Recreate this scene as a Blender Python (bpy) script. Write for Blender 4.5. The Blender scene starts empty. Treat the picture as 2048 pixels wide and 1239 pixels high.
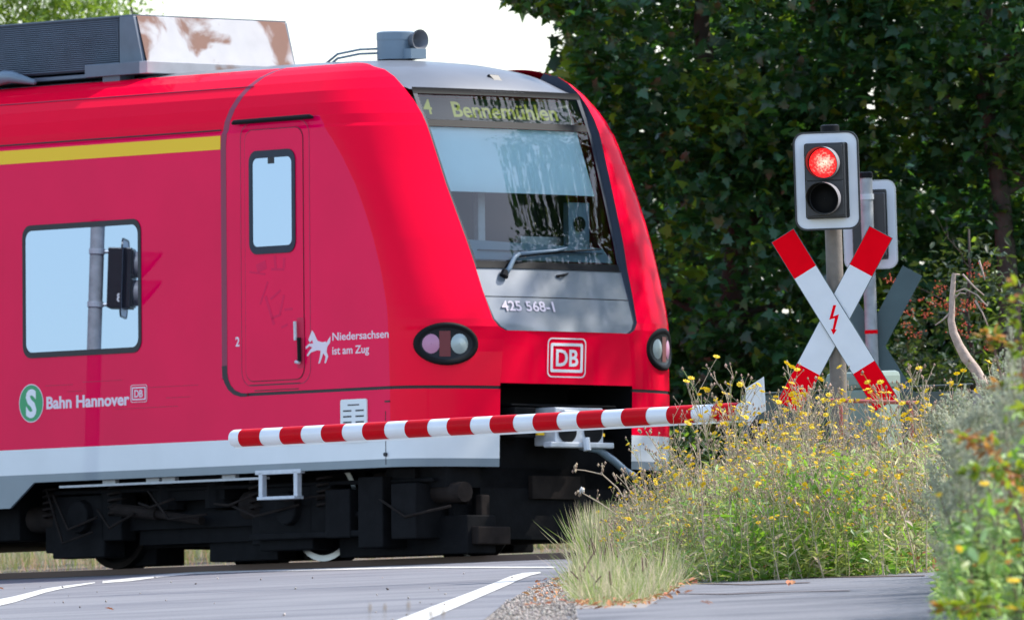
import bpy, math, random
import numpy as np
from mathutils import Vector, Matrix
from math import sin, cos, pi, radians

random.seed(7); RNG = np.random.default_rng(11)
SC = bpy.context.scene
COL = SC.collection

# ------------------------------------------------------------------ camera
F, W2, H2 = 30000.0, 1024.0, 619.5          # focal length in photo pixels, image centre
ROLL, PITCH, HC = .045, 270.5 / 30000, .90
fw = Vector((0, cos(PITCH), sin(PITCH))); r0 = Vector((1, 0, 0)); u0 = r0.cross(fw)
rt = cos(ROLL) * r0 - sin(ROLL) * u0; up = sin(ROLL) * r0 + cos(ROLL) * u0
cam = bpy.data.cameras.new('camera'); cam_o = bpy.data.objects.new('camera', cam); COL.objects.link(cam_o)
cam_o.matrix_world = Matrix(((rt.x, up.x, -fw.x, 0), (rt.y, up.y, -fw.y, 0), (rt.z, up.z, -fw.z, HC), (0, 0, 0, 1)))
cam.sensor_width = 36; cam.lens = F / 2048 * 36; cam.clip_start = 1; cam.clip_end = 4000
cam.dof.use_dof = True; cam.dof.focus_distance = 101; cam.dof.aperture_fstop = 10
SC.camera = cam_o

def ray(x, y): return fw + (x - W2) / F * rt - (y - H2) / F * up
def at(x, y, Y): d = ray(x, y); return Vector((0, 0, HC)) + d * (Y / d.y)      # a point of the place at distance Y
def gnd(x, y, z=0.): d = ray(x, y); return Vector((0, 0, HC)) + d * ((z - HC) / d.z)

# ------------------------------------------------------------------ light
SUN_EL, SUN_AZ = radians(47), radians(74)      # azimuth clockwise from +Y (away from the camera) towards +X
world = bpy.data.worlds.new('World'); SC.world = world; world.use_nodes = True
wn = world.node_tree; wn.nodes.clear()
sky = wn.nodes.new('ShaderNodeTexSky'); sky.sky_type = 'NISHITA'; sky.sun_disc = False
sky.sun_elevation = SUN_EL; sky.sun_rotation = SUN_AZ; sky.dust_density = .8; sky.air_density = 1.0; sky.ozone_density = 1.6
bg = wn.nodes.new('ShaderNodeBackground'); bg.inputs[1].default_value = .12
wo = wn.nodes.new('ShaderNodeOutputWorld')
veil = wn.nodes.new('ShaderNodeMix'); veil.data_type = 'RGBA'; veil.blend_type = 'ADD'; veil.inputs[0].default_value = 1
veil.inputs[7].default_value = (1.2, 1.45, 1.85, 1)      # thin even high cloud over the whole sky
wn.links.new(sky.outputs[0], veil.inputs[6]); wn.links.new(veil.outputs[2], bg.inputs[0]); wn.links.new(bg.outputs[0], wo.inputs[0])
sd = Vector((sin(SUN_AZ) * cos(SUN_EL), cos(SUN_AZ) * cos(SUN_EL), sin(SUN_EL)))
sun = bpy.data.lights.new('sun', 'SUN'); sun.energy = 3.2; sun.angle = radians(.5); sun.color = (1, .95, .88)
sun_o = bpy.data.objects.new('sun', sun); COL.objects.link(sun_o)
sun_o.rotation_euler = sd.to_track_quat('Z', 'Y').to_euler(); sun_o.location = sd * 50
SC.view_settings.view_transform = 'Standard'; SC.view_settings.look = 'None'
SC.view_settings.gamma = 1; SC.view_settings.exposure = 1.02; SC.view_settings.use_curve_mapping = False
SC.cycles.use_denoising = True; SC.cycles.max_bounces = 8; SC.cycles.transparent_max_bounces = 12
SC.cycles.sample_clamp_indirect = 6

# ------------------------------------------------------------------ materials
def lin(c):
    return tuple(((v / 255) / 12.92 if v / 255 <= .04045 else ((v / 255 + .055) / 1.055) ** 2.4) for v in c)
def mat(name, col, rough=.5, metal=0, coat=0, coatr=.05, var=.0, vscale=6, bump=0, bscale=60, island=0, transl=0, emit=None, estr=0,
        col2=None, c2scale=3, c2lo=.5, c2hi=.6, spec=.5, tcol=None, alpha=1, objvar=0):
    m = bpy.data.materials.new(name); m.use_nodes = True; nt = m.node_tree; N = nt.nodes; Lk = nt.links
    b = N['Principled BSDF']; out = N['Material Output']
    b.inputs['Base Color'].default_value = (*col, 1); b.inputs['Roughness'].default_value = rough
    b.inputs['Metallic'].default_value = metal; b.inputs['Coat Weight'].default_value = coat
    b.inputs['Coat Roughness'].default_value = coatr; b.inputs['Specular IOR Level'].default_value = spec
    tc = N.new('ShaderNodeTexCoord'); src = None
    if col2 is not None:
        n = N.new('ShaderNodeTexNoise'); n.inputs['Scale'].default_value = c2scale; n.inputs['Detail'].default_value = 8; n.inputs['Distortion'].default_value = .6
        Lk.new(tc.outputs['Object'], n.inputs['Vector'])
        mr = N.new('ShaderNodeMapRange'); mr.inputs[1].default_value = c2lo; mr.inputs[2].default_value = c2hi
        Lk.new(n.outputs[0], mr.inputs[0])
        mx = N.new('ShaderNodeMix'); mx.data_type = 'RGBA'; Lk.new(mr.outputs[0], mx.inputs[0])
        mx.inputs[6].default_value = (*col, 1); mx.inputs[7].default_value = (*col2, 1); src = mx.outputs[2]
    if var or island:
        hs = N.new('ShaderNodeHueSaturation')
        if src: Lk.new(src, hs.inputs['Color'])
        else: hs.inputs['Color'].default_value = (*col, 1)
        if island:
            g = N.new('ShaderNodeNewGeometry'); mr = N.new('ShaderNodeMapRange')
            Lk.new(g.outputs['Random Per Island'], mr.inputs[0]); mr.inputs[3].default_value = 1 - island; mr.inputs[4].default_value = 1 + island
            Lk.new(mr.outputs[0], hs.inputs['Value'])
            mh = N.new('ShaderNodeMapRange'); ml = N.new('ShaderNodeMath'); ml.operation = 'MULTIPLY'; ml.inputs[1].default_value = 7.31
            mf = N.new('ShaderNodeMath'); mf.operation = 'FRACT'; Lk.new(g.outputs['Random Per Island'], ml.inputs[0]); Lk.new(ml.outputs[0], mf.inputs[0])
            Lk.new(mf.outputs[0], mh.inputs[0]); mh.inputs[3].default_value = .5 - island * .06; mh.inputs[4].default_value = .5 + island * .05
            Lk.new(mh.outputs[0], hs.inputs['Hue'])
        else:
            n = N.new('ShaderNodeTexNoise'); n.inputs['Scale'].default_value = vscale; n.inputs['Detail'].default_value = 6
            Lk.new(tc.outputs['Object'], n.inputs['Vector']); mr = N.new('ShaderNodeMapRange'); Lk.new(n.outputs[0], mr.inputs[0])
            mr.inputs[1].default_value = .25; mr.inputs[2].default_value = .75; mr.inputs[3].default_value = 1 - var; mr.inputs[4].default_value = 1 + var
            Lk.new(mr.outputs[0], hs.inputs['Value'])
        src = hs.outputs[0]
    if src: Lk.new(src, b.inputs['Base Color'])
    if bump:
        n = N.new('ShaderNodeTexNoise'); n.inputs['Scale'].default_value = bscale; n.inputs['Detail'].default_value = 5
        Lk.new(tc.outputs['Object'], n.inputs['Vector']); bp = N.new('ShaderNodeBump'); bp.inputs['Strength'].default_value = bump; bp.inputs['Distance'].default_value = .01
        Lk.new(n.outputs[0], bp.inputs['Height']); Lk.new(bp.outputs[0], b.inputs['Normal'])
    if emit: b.inputs['Emission Color'].default_value = (*emit, 1); b.inputs['Emission Strength'].default_value = estr
    if transl:
        t = N.new('ShaderNodeBsdfTranslucent'); t.inputs[0].default_value = (*(tcol or col), 1)
        if src and not tcol: Lk.new(src, t.inputs[0])
        ms = N.new('ShaderNodeMixShader'); ms.inputs[0].default_value = transl
        Lk.new(b.outputs[0], ms.inputs[1]); Lk.new(t.outputs[0], ms.inputs[2]); Lk.new(ms.outputs[0], out.inputs[0])
    return m

M = {}
M['red'] = mat('red_gloss_paint', (.93, .0015, .034), .4, coat=.16, coatr=.05, var=.03, vscale=2, spec=.0)
M['film'] = mat('red_side_film', (.88, .0005, .075), .5, coat=.22, coatr=.02, var=.05, vscale=1.6, spec=.0)
M['skirtwhite'] = mat('skirt_white', (.66, .68, .70), .4, coat=.6, var=.05, vscale=3)
M['skirtgrey'] = mat('skirt_grey', (.16, .20, .23), .45, coat=.4, var=.1, vscale=3)
M['yellow'] = mat('yellow_stripe', (.95, .58, .03), .5, coat=.1, spec=.1)
M['roof'] = mat('roof_grey', (.125, .132, .15), .45, coat=.2, var=.12, vscale=3)
M['hood'] = mat('hood_grey', (.17, .19, .215), .3, coat=.9, coatr=.06, var=.12, vscale=4)
M['reveal'] = mat('frame_dark_grey', (.028, .036, .052), .5, var=.1, spec=.2)
M['seam'] = mat('seam_dark', (.02, .018, .02), .6)
M['seamred'] = mat('rubber_seam', (.26, .03, .07), .6)
M['black'] = mat('black_rubber', (.008, .008, .009), .55, spec=.12)
M['under'] = mat('underframe_dirt', (.007, .0068, .0075), .8, spec=.12, var=.35, vscale=8, bump=.3, bscale=25)
M['under2'] = mat('underframe_brown', (.020, .015, .013), .85, spec=.12, var=.35, vscale=10)
M['steel'] = mat('worn_steel', (.5, .5, .5), .35, metal=.9, var=.1)
M['silver'] = mat('galvanised', (.55, .57, .6), .45, metal=.2, var=.12, vscale=20)
M['white'] = mat('white_lettering', (.8, .8, .82), .4)
M['pinkwhite'] = mat('faded_lettering', (.78, .66, .72), .4)
M['green'] = mat('sbahn_green', (.02, .32, .11), .4)
M['boxrust'] = mat('rusty_panel', (.42, .41, .42), .6, col2=(.16, .062, .035), c2scale=2.0, c2lo=.47, c2hi=.545, var=.08)
M['boxgrey'] = mat('box_frame', (.11, .14, .18), .5, var=.15)
M['louvre'] = mat('louvre_dark', (.045, .055, .075), .45)
M['horn'] = mat('horn_grey', (.16, .22, .28), .4, var=.08)
M['interior'] = mat('cab_interior', (.05, .055, .06), .7)
M['dash'] = mat('dashboard', (.22, .30, .36), .5)
M['blind'] = mat('sun_blind', (.74, .86, .90), .7, var=.06, vscale=2)
M['ledback'] = mat('display_back', (.045, .06, .055), .4)
M['led'] = mat('display_dots', (.35, .36, .08), .5, emit=(.62, .66, .12), estr=.16)
M['signred'] = mat('reflective_red', (.92, .0005, .010), .5, var=.05, vscale=10, spec=.02)
M['signwhite'] = mat('reflective_white', (.74, .76, .80), .4, var=.04, vscale=8)
M['signedge'] = mat('alu_edge', (.55, .56, .57), .4, metal=.5)
M['signblack'] = mat('signal_black', (.022, .022, .026), .35, var=.15, vscale=20)
M['visorin'] = mat('visor_inside', (.012, .011, .012), .5)
M['visorout'] = mat('visor_weathered_sunlit', (.24, .225, .235), .5, var=.2, vscale=15)  # weathered grey, paled further for the sun's sheen on black plastic
M['signback'] = mat('green_back', (.065, .105, .11), .5, var=.1)
M['post'] = mat('concrete_post', (.19, .16, .135), .7, var=.15, vscale=20, bump=.2, bscale=80)
M['postgrey'] = mat('steel_post', (.36, .37, .38), .55, var=.25, vscale=12, bump=.1)
M['bwhite'] = mat('barrier_white', (.80, .80, .81), .32, coat=.5, var=.05, vscale=5)
M['bred'] = mat('barrier_red', (.60, .001, .008), .4, coat=.08, var=.08, vscale=6, spec=.05)
M['cabinet'] = mat('pale_green_cabinet', (.20, .255, .215), .5, var=.08)
M['armgrey'] = mat('green_grey_arm', (.085, .105, .095), .55, var=.15, vscale=5)
M['wood'] = mat('sunlit_end', (.33, .28, .25), .7, var=.3, vscale=18)  # paler pinkish tone carries the sun on the counterweight's end face
M['rodred'] = mat('faded_red_pipe', (.42, .10, .08), .5, var=.15, vscale=12)
M['bark'] = mat('bark', (.055, .045, .036), .9, var=.35, vscale=9, bump=.8, bscale=22)
M['deadwood'] = mat('dead_wood', (.42, .31, .25), .75, var=.3, vscale=22, bump=.6, bscale=40)
M['maple'] = mat('maple_leaf', (.020, .075, .032), .36, island=.6, transl=.30, tcol=(.10, .27, .02), spec=.5)
M['maple_yellow_lit'] = mat('maple_leaf_yellow_lit', (.07, .13, .012), .42, island=.4, transl=.4, tcol=(.30, .46, .03))  # yellower leaves, also the colour of the painted sunlit patches
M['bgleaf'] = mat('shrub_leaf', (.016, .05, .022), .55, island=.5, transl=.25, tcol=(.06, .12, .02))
M['willow'] = mat('pale_green_leaf', (.13, .21, .04), .42, island=.4, transl=.42, tcol=(.34, .50, .04))
M['rowan'] = mat('rowan_leaf', (.035, .065, .03), .5, island=.4, transl=.3, tcol=(.10, .15, .02))
M['berry'] = mat('orange_berry', (.50, .07, .012), .35, island=.3)
M['stalk'] = mat('dry_stalk', (.52, .43, .30), .75, island=.35, transl=.25)
M['gstalk'] = mat('green_stalk', (.30, .36, .12), .65, island=.35, transl=.3)
M['weedleaf'] = mat('weed_leaf', (.25, .30, .10), .5, island=.5, transl=.45, tcol=(.48, .56, .12))
M['lushleaf'] = mat('lush_leaf', (.11, .22, .035), .42, island=.5, transl=.45, tcol=(.30, .56, .04))
M['drygrass'] = mat('dry_grass', (.58, .49, .30), .75, island=.35, transl=.3)
M['grass'] = mat('grass_blade', (.17, .23, .07), .55, island=.4, transl=.4, tcol=(.32, .42, .08))
M['bloom'] = mat('yellow_bloom', (.85, .58, .01), .55, island=.15, transl=.25)
M['bud'] = mat('brown_bud', (.36, .25, .17), .8, island=.4)
M['fluff'] = mat('seed_fluff', (.75, .72, .68), .9, island=.1, transl=.3)
M['mugwort'] = mat('mugwort_leaf', (.31, .44, .18), .6, island=.6, transl=.42, tcol=(.52, .70, .22))
M['mugtip'] = mat('mugwort_panicle', (.50, .50, .34), .8, island=.35, transl=.25)
M['bramble'] = mat('bramble_leaf', (.14, .24, .02), .45, island=.35, transl=.4, tcol=(.40, .48, .02))
M['bramble_red'] = mat('bramble_leaf_orange', (.42, .18, .05), .5, island=.35, transl=.35, tcol=(.6, .30, .05))
M['redstem'] = mat('reddish_stem', (.14, .06, .05), .6, island=.3)
M['litter'] = mat('dead_leaf', (.46, .20, .08), .8, island=.4, transl=.15)
M['asphalt'] = mat('asphalt', (.20, .195, .205), .85, col2=(.135, .132, .147), c2scale=.55, c2lo=.40, c2hi=.66, var=.2, vscale=45, bump=.7, bscale=70)
M['asphalt2'] = mat('path_asphalt', (.185, .18, .19), .9, col2=(.10, .10, .112), c2scale=.8, c2lo=.42, c2hi=.66, var=.24, vscale=38, bump=.8, bscale=60)
M['line'] = mat('road_marking', (.62, .60, .55), .8, col2=(.25, .245, .25), c2scale=9, c2lo=.52, c2hi=.70, var=.08, vscale=9)
M['soil'] = mat('soil', (.13, .105, .075), .95, var=.4, vscale=3, bump=.8, bscale=20, col2=(.10, .12, .05), c2scale=.7)
M['gravel'] = mat('gravel_stone', (.36, .31, .27), .9, island=.5)
M['verge'] = mat('gravel_ground', (.30, .265, .235), .95, var=.35, vscale=30, bump=1, bscale=50)
M['rail'] = mat('rail_steel', (.14, .09, .07), .6, metal=.5)
M['scuff'] = mat('scuffed_film', (.60, .01, .06), .7)
M['lens_dark'] = mat('lamp_bowl', (.012, .014, .018), .4, spec=.2)
M['lens_white'] = mat('lamp_reflector', (.36, .42, .42), .3, metal=.3)
M['lens_pink'] = mat('tail_lamp', (.50, .22, .34), .3)
M['lens_red'] = mat('lamp_centre', (.14, .004, .012), .3)

def glassy(name, tint, refl, mirror=0., dark=(.01, .012, .015), ior=1.62):
    m = bpy.data.materials.new(name); m.use_nodes = True; nt = m.node_tree; N = nt.nodes; N.clear(); Lk = nt.links
    out = N.new('ShaderNodeOutputMaterial'); g = N.new('ShaderNodeBsdfGlossy'); g.inputs['Roughness'].default_value = .01; g.inputs['Color'].default_value = (*refl, 1)
    ms = N.new('ShaderNodeMixShader')
    if mirror:
        t = N.new('ShaderNodeBsdfDiffuse'); t.inputs[0].default_value = (*dark, 1); ms.inputs[0].default_value = mirror
    else:
        t = N.new('ShaderNodeBsdfTransparent'); t.inputs[0].default_value = (*tint, 1)
        fr = N.new('ShaderNodeFresnel'); fr.inputs[0].default_value = ior; Lk.new(fr.outputs[0], ms.inputs[0])
    Lk.new(t.outputs[0], ms.inputs[1]); Lk.new(g.outputs[0], ms.inputs[2]); Lk.new(ms.outputs[0], out.inputs[0])
    return m
M['glass'] = glassy('windscreen_glass', (.80, .88, .88), (1, 1, 1))
M['mirror'] = glassy('coated_window', None, (.43, .53, .69), mirror=.62)
M['lampglass'] = glassy('lamp_glass', (.9, .92, .93), (1, 1, 1), ior=1.09)

def red_lens():
    m = bpy.data.materials.new('lit_red_lens'); m.use_nodes = True; nt = m.node_tree; N = nt.nodes; Lk = nt.links
    b = N['Principled BSDF']; b.inputs['Base Color'].default_value = (.6, .01, .01, 1); b.inputs['Roughness'].default_value = .25
    tc = N.new('ShaderNodeTexCoord'); v = N.new('ShaderNodeTexVoronoi'); v.inputs['Scale'].default_value = 75; Lk.new(tc.outputs['Object'], v.inputs['Vector'])
    ln = N.new('ShaderNodeVectorMath'); ln.operation = 'LENGTH'; Lk.new(tc.outputs['Object'], ln.inputs[0])
    mr = N.new('ShaderNodeMapRange'); Lk.new(ln.outputs['Value'], mr.inputs[0]); mr.inputs[1].default_value = .0; mr.inputs[2].default_value = .10; mr.inputs[3].default_value = 1; mr.inputs[4].default_value = 0
    n2 = N.new('ShaderNodeTexNoise'); n2.inputs['Scale'].default_value = 28; Lk.new(tc.outputs['Object'], n2.inputs['Vector'])
    ad = N.new('ShaderNodeMath'); ad.operation = 'MULTIPLY'; Lk.new(mr.outputs[0], ad.inputs[0]); Lk.new(n2.outputs[0], ad.inputs[1])
    ad2 = N.new('ShaderNodeMath'); ad2.operation = 'MULTIPLY_ADD'; Lk.new(v.outputs['Distance'], ad2.inputs[0]); ad2.inputs[1].default_value = .35; Lk.new(ad.outputs[0], ad2.inputs[2])
    cr = N.new('ShaderNodeValToRGB'); Lk.new(ad2.outputs[0], cr.inputs[0]); e = cr.color_ramp.elements
    e[0].position = .08; e[0].color = (.75, .002, .004, 1); e[1].position = .72; e[1].color = (1, .55, .42, 1)
    k = cr.color_ramp.elements.new(.34); k.color = (.95, .03, .03, 1)
    Lk.new(cr.outputs[0], b.inputs['Emission Color']); b.inputs['Emission Strength'].default_value = .95
    return m
M['redlens'] = red_lens()

# ------------------------------------------------------------------ mesh helpers
class MB:
    def __init__(s): s.v = []; s.f = []; s.m = []; s.n = 0
    def add(s, V, Fc, mi=0):
        V = np.asarray(V, float).reshape(-1, 3); s.v.append(V)
        for f in Fc: s.f.append([i + s.n for i in f]); s.m.append(mi)
        s.n += len(V); return s
    def box(s, c, d, mi=0, R=None):
        x, y, z = d[0] / 2, d[1] / 2, d[2] / 2
        V = np.array([(a * x, b * y, e * z) for e in (-1, 1) for b in (-1, 1) for a in (-1, 1)])
        if R is not None: V = V @ np.array(R).T
        V = V + np.array(c)
        return s.add(V, [(0, 2, 3, 1), (4, 5, 7, 6), (0, 1, 5, 4), (2, 6, 7, 3), (0, 4, 6, 2), (1, 3, 7, 5)], mi)
    def tube(s, P, r, n=8, mi=0, cap=True):
        P = [np.array(p, float) for p in P]; k = len(P)
        r = [r] * k if np.isscalar(r) else r
        V = []; pu = None
        for i in range(k):
            t = P[min(i + 1, k - 1)] - P[max(i - 1, 0)]; t = t / (np.linalg.norm(t) + 1e-9)
            if pu is None: a = np.array([0, 0, 1.]) if abs(t[2]) < .9 else np.array([1., 0, 0]); pu = np.cross(t, a)
            pu = pu - t * (pu @ t); pu /= np.linalg.norm(pu) + 1e-9; pv = np.cross(t, pu)
            for j in range(n): V.append(P[i] + r[i] * (cos(2 * pi * j / n) * pu + sin(2 * pi * j / n) * pv))
        Fc = [(i * n + j, i * n + (j + 1) % n, (i + 1) * n + (j + 1) % n, (i + 1) * n + j) for i in range(k - 1) for j in range(n)]
        if cap: Fc += [tuple(range(n))[::-1], tuple((k - 1) * n + j for j in range(n))]
        return s.add(V, Fc, mi)
    def prism(s, pts, o, U, Vv, N, t0=0, t1=.01, mi=0):
        o, U, Vv, N = map(lambda a: np.array(a, float), (o, U, Vv, N)); k = len(pts)
        A = [o + U * p[0] + Vv * p[1] + N * t0 for p in pts]; B = [o + U * p[0] + Vv * p[1] + N * t1 for p in pts]
        Fc = [tuple(range(k))[::-1], tuple(range(k, 2 * k))] + [(i, (i + 1) % k, k + (i + 1) % k, k + i) for i in range(k)]
        return s.add(A + B, Fc, mi)
    def ring(s, outer, inner, o, U, Vv, N, t0=0, t1=.01, mi=0):
        o, U, Vv, N = map(lambda a: np.array(a, float), (o, U, Vv, N)); k = len(outer); V = []
        for t in (t0, t1):
            for L_ in (outer, inner): V += [o + U * p[0] + Vv * p[1] + N * t for p in L_]
        Fc = []
        for i in range(k):
            j = (i + 1) % k
            Fc += [(2 * k + i, 2 * k + j, 3 * k + j, 3 * k + i), (i, k + i, k + j, j), (i, j, 2 * k + j, 2 * k + i), (k + i, 3 * k + i, 3 * k + j, k + j)]
        return s.add(V, Fc, mi)
    def grid(s, G, mi=0, closed=False):
        G = np.asarray(G, float); a, b, _ = G.shape
        Fc = [(i * b + j, i * b + (j + 1) % b, (i + 1) * b + (j + 1) % b, (i + 1) * b + j) for i in range(a - 1) for j in range(b if closed else b - 1)]
        return s.add(G.reshape(-1, 3), Fc, mi)
    def build(s, name, mats, parent=None, smooth=False, sharp=None, bevel=0):
        me = bpy.data.meshes.new(name); V = np.concatenate(s.v)
        me.vertices.add(len(V)); me.vertices.foreach_set('co', V.ravel().astype(np.float32))
        ls = np.fromiter((i for f in s.f for i in f), np.int32); cnt = np.array([len(f) for f in s.f], np.int32)
        me.loops.add(len(ls)); me.loops.foreach_set('vertex_index', ls)
        me.polygons.add(len(cnt)); st = np.concatenate(([0], np.cumsum(cnt)[:-1])).astype(np.int32)
        me.polygons.foreach_set('loop_start', st); me.polygons.foreach_set('loop_total', cnt)
        mats = mats if isinstance(mats, (list, tuple)) else [mats]
        for m in mats: me.materials.append(M[m] if isinstance(m, str) else m)
        me.polygons.foreach_set('material_index', np.array(s.m, np.int32))
        me.polygons.foreach_set('use_smooth', np.full(len(cnt), bool(smooth)))
        me.update(calc_edges=True); me.validate()
        if smooth and sharp is not None:
            try: me.set_sharp_from_angle(angle=radians(sharp))
            except Exception: pass
        o = bpy.data.objects.new(name, me); COL.objects.link(o)
        if parent: o.parent = parent
        if bevel:
            b = o.modifiers.new('bevel', 'BEVEL'); b.width = bevel; b.segments = 2; b.limit_method = 'ANGLE'
        return o
def thing(name, label, cat, loc=(0, 0, 0), group=None, mw=None):
    o = bpy.data.objects.new(name, None); COL.objects.link(o); o.empty_display_size = .2
    if mw is not None: o.matrix_world = mw
    else: o.location = loc
    return tag(o, label, cat, group)
def tag(o, label, cat, group=None, kind=None):
    if label: o['label'] = label
    if cat: o['category'] = cat
    if group: o['group'] = group
    if kind: o['kind'] = kind
    return o
def kind(o, k): o['kind'] = k; return o
def rrect(w, h, r, n=6):
    P = []
    for cx, cy, a in ((w / 2 - r, h / 2 - r, 0), (-w / 2 + r, h / 2 - r, 90), (-w / 2 + r, -h / 2 + r, 180), (w / 2 - r, -h / 2 + r, 270)):
        for i in range(n + 1): t = radians(a + 90 * i / n); P.append((cx + r * cos(t), cy + r * sin(t)))
    return P
def circ(r, n=32, ry=None): return [(r * cos(2 * pi * i / n), (ry or r) * sin(2 * pi * i / n)) for i in range(n)]
def text(s, size, m, parent, o, U, V, N, name='lettering', ext=.0015, bold=0., align='LEFT', sx=1, space=1):
    cu = bpy.data.curves.new(name, 'FONT'); cu.body = s; cu.size = size; cu.extrude = ext; cu.offset = bold; cu.align_x = align; cu.resolution_u = 3; cu.space_character = space
    t = bpy.data.objects.new(name, cu); COL.objects.link(t)
    dg = bpy.context.evaluated_depsgraph_get(); me = bpy.data.meshes.new_from_object(t.evaluated_get(dg)); bpy.data.objects.remove(t)
    U, V, N = Vector(U), Vector(V), Vector(N)
    me.transform(Matrix(((U.x * sx, V.x, N.x, o[0]), (U.y * sx, V.y, N.y, o[1]), (U.z * sx, V.z, N.z, o[2]), (0, 0, 0, 1))))
    me.materials.clear(); me.materials.append(M[m]); ob = bpy.data.objects.new(name, me); COL.objects.link(ob); ob.parent = parent
    return ob
def interp(x, xs, ys): return float(np.interp(x, xs, ys))

# ================================================================== ground
def sheet(name, pts, z, m, k='structure', sub=0):
    mb = MB(); mb.add([(p[0], p[1], z) for p in pts], [tuple(range(len(pts)))]); o = mb.build(name, m); kind(o, k); return o
sheet('ground', [(-2500, -300), (2500, -300), (2500, 3500), (-2500, 3500)], -.012, 'soil')
g = lambda x, y: gnd(x, y)[:2]
road_r = [g(900, 1320), g(968, 1239), g(1000, 1212), g(1057, 1180), g(1095, 1162), g(1128, 1147), g(1150, 1134)]
road = list(reversed(road_r)) + [(-2.6, 20), (-14, 20), (-14, 118), (-9, 124), (-4.1, 121.6), (-.9, 117.6), (.2, 116.6), (.9, 114.4)]
road = [tuple(p) for p in road_r] + [(1.2, 113.2), (.2, 116.9), (-3.5, 121.6), (-9, 128), (-14, 134), (-14, 20), (-2.6, 20)]
sheet('road', road, 0, 'asphalt')
path = [g(1120, 1290), g(1130, 1215), g(1290, 1213), g(1335, 1185), g(1405, 1150), g(1500, 1143), g(1700, 1139), g(1850, 1136), (6, 96), (8, 20), (-.1, 20)]
sheet('path', path, -.003, 'asphalt2')
sheet('gravel_verge', [g(860, 1320), g(950, 1239), g(990, 1205), g(1045, 1175), g(1085, 1160), g(1120, 1145), g(1150, 1134), g(1410, 1139), g(1410, 1200), g(1200, 1330)], -.007, 'verge')
def strip(name, L_, R_, m='line', z=.004):
    mb = MB(); P = [Vector((*g(*a), z)) for a in L_]; Q = [Vector((*g(*a), z)) for a in R_]
    mb.grid([[p, q] for p, q in zip(P, Q)]); return kind(mb.build(name, m), 'structure')
strip('edge_line', [(765, 1252), (797, 1239), (869, 1211), (944, 1183), (992, 1164), (1021, 1152), (1046, 1145.5), (1080, 1143.5)],
      [(806, 1266), (866, 1235), (912, 1215), (960, 1194), (1009, 1173), (1037, 1160), (1060, 1151), (1082, 1146)])
for k_, pl in enumerate(([(1385, 1153), (1480, 1154), (1600, 1152), (1720, 1151), (1850, 1149)], [(1330, 1185), (1450, 1186), (1600, 1181), (1700, 1179)], [(1380, 1165), (1500, 1167), (1620, 1163)])):
    strip('tar_seam', pl, [(x, y + (1.6, .9, 1.1)[k_] + .5 * (i % 2)) for i, (x, y) in enumerate(pl)], 'rail', .001)
strip('lane_line', [(-30, 1204), (30, 1192), (90, 1177), (130, 1171), (190, 1164)], [(-30, 1218), (30, 1204), (90, 1185), (130, 1176), (190, 1166)])
strip('lane_line', [(205, 1162), (260, 1156), (320, 1149), (390, 1143.5), (520, 1140), (700, 1136), (850, 1133), (950, 1133), (1110, 1133)],
      [(205, 1166), (260, 1162), (320, 1154), (390, 1147.5), (520, 1143), (700, 1139), (850, 1135.5), (950, 1135.5), (1110, 1135.5)])

# ================================================================== train
TH, AL = radians(49), .05
TX = Vector((cos(TH), -sin(TH), 0)); TL0 = Vector((sin(TH), cos(TH), 0)); TZ0 = Vector((0, 0, 1))
TL = cos(AL) * TL0 - sin(AL) * TZ0; TZ = cos(AL) * TZ0 + sin(AL) * TL0; TO = Vector((.0376, 118.487, .005))
TM = Matrix(((TX.x, TL.x, TZ.x, TO.x), (TX.y, TL.y, TZ.y, TO.y), (TX.z, TL.z, TZ.z, TO.z), (0, 0, 0, 1)))
train = thing('train', 'red electric passenger train with yellow stripe and raked windscreen crossing the road', 'train', mw=TM)
HW = 1.42; XB = -24.0
RZ = [.70, .765, .86, .97, 1.12, 1.31, 1.335, 1.45, 1.6, 1.70, 1.77, 1.80, 1.86, 1.96, 2.08, 2.2, 2.3, 2.5, 2.7, 2.93, 3.15, 3.3, 3.40, 3.425, 3.50, 3.60, 3.70, 3.79, 3.86, 3.91, 3.94]
def LAT(z): return interp(z, [0, 3.41, 3.425, 3.5, 3.6, 3.7, 3.79, 3.86, 3.91, 3.94], [HW, HW, 1.405, 1.395, 1.352, 1.28, 1.18, 1.07, .95, .85])
def XS(z): return interp(z, [0, 1.32, 1.93, 2.25, 2.53, 2.8, 3.05, 3.28, 3.46, 3.6, 3.75, 3.94], [0, 0, -.024, -.10, -.20, -.325, -.47, -.66, -.83, -.95, -1.04, -1.12])
def EDGE(z):
    if z <= 3.5: return (interp(z, [0, .7, 1.36, 1.6, 1.72, 1.77, 1.80, 1.86, 2.08, 2.31, 2.5, 2.93, 3.38, 3.5], [.46, .46, .48, .485, .492, .50, .49, .468, .385, .30, .232, .052, -.125, -.195]),
                         interp(z, [0, 1.36, 1.60, 1.72, 1.77, 1.80, 1.86, 2.08, 2.31, 2.5, 2.93, 3.38, 3.5], [.69, .69, .67, .655, .65, .71, .755, .782, .80, .825, .87, .90, .905]), z)
    t = (z - 3.5) / .44
    return (interp(t, [0, .3, .6, .8, 1], [-.195, -.31, -.47, -.62, -.80]), interp(t, [0, .5, 1], [.905, .92, .90]), interp(t, [0, .3, .6, .8, 1], [3.5, 3.64, 3.78, 3.86, 3.90]))
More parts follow.
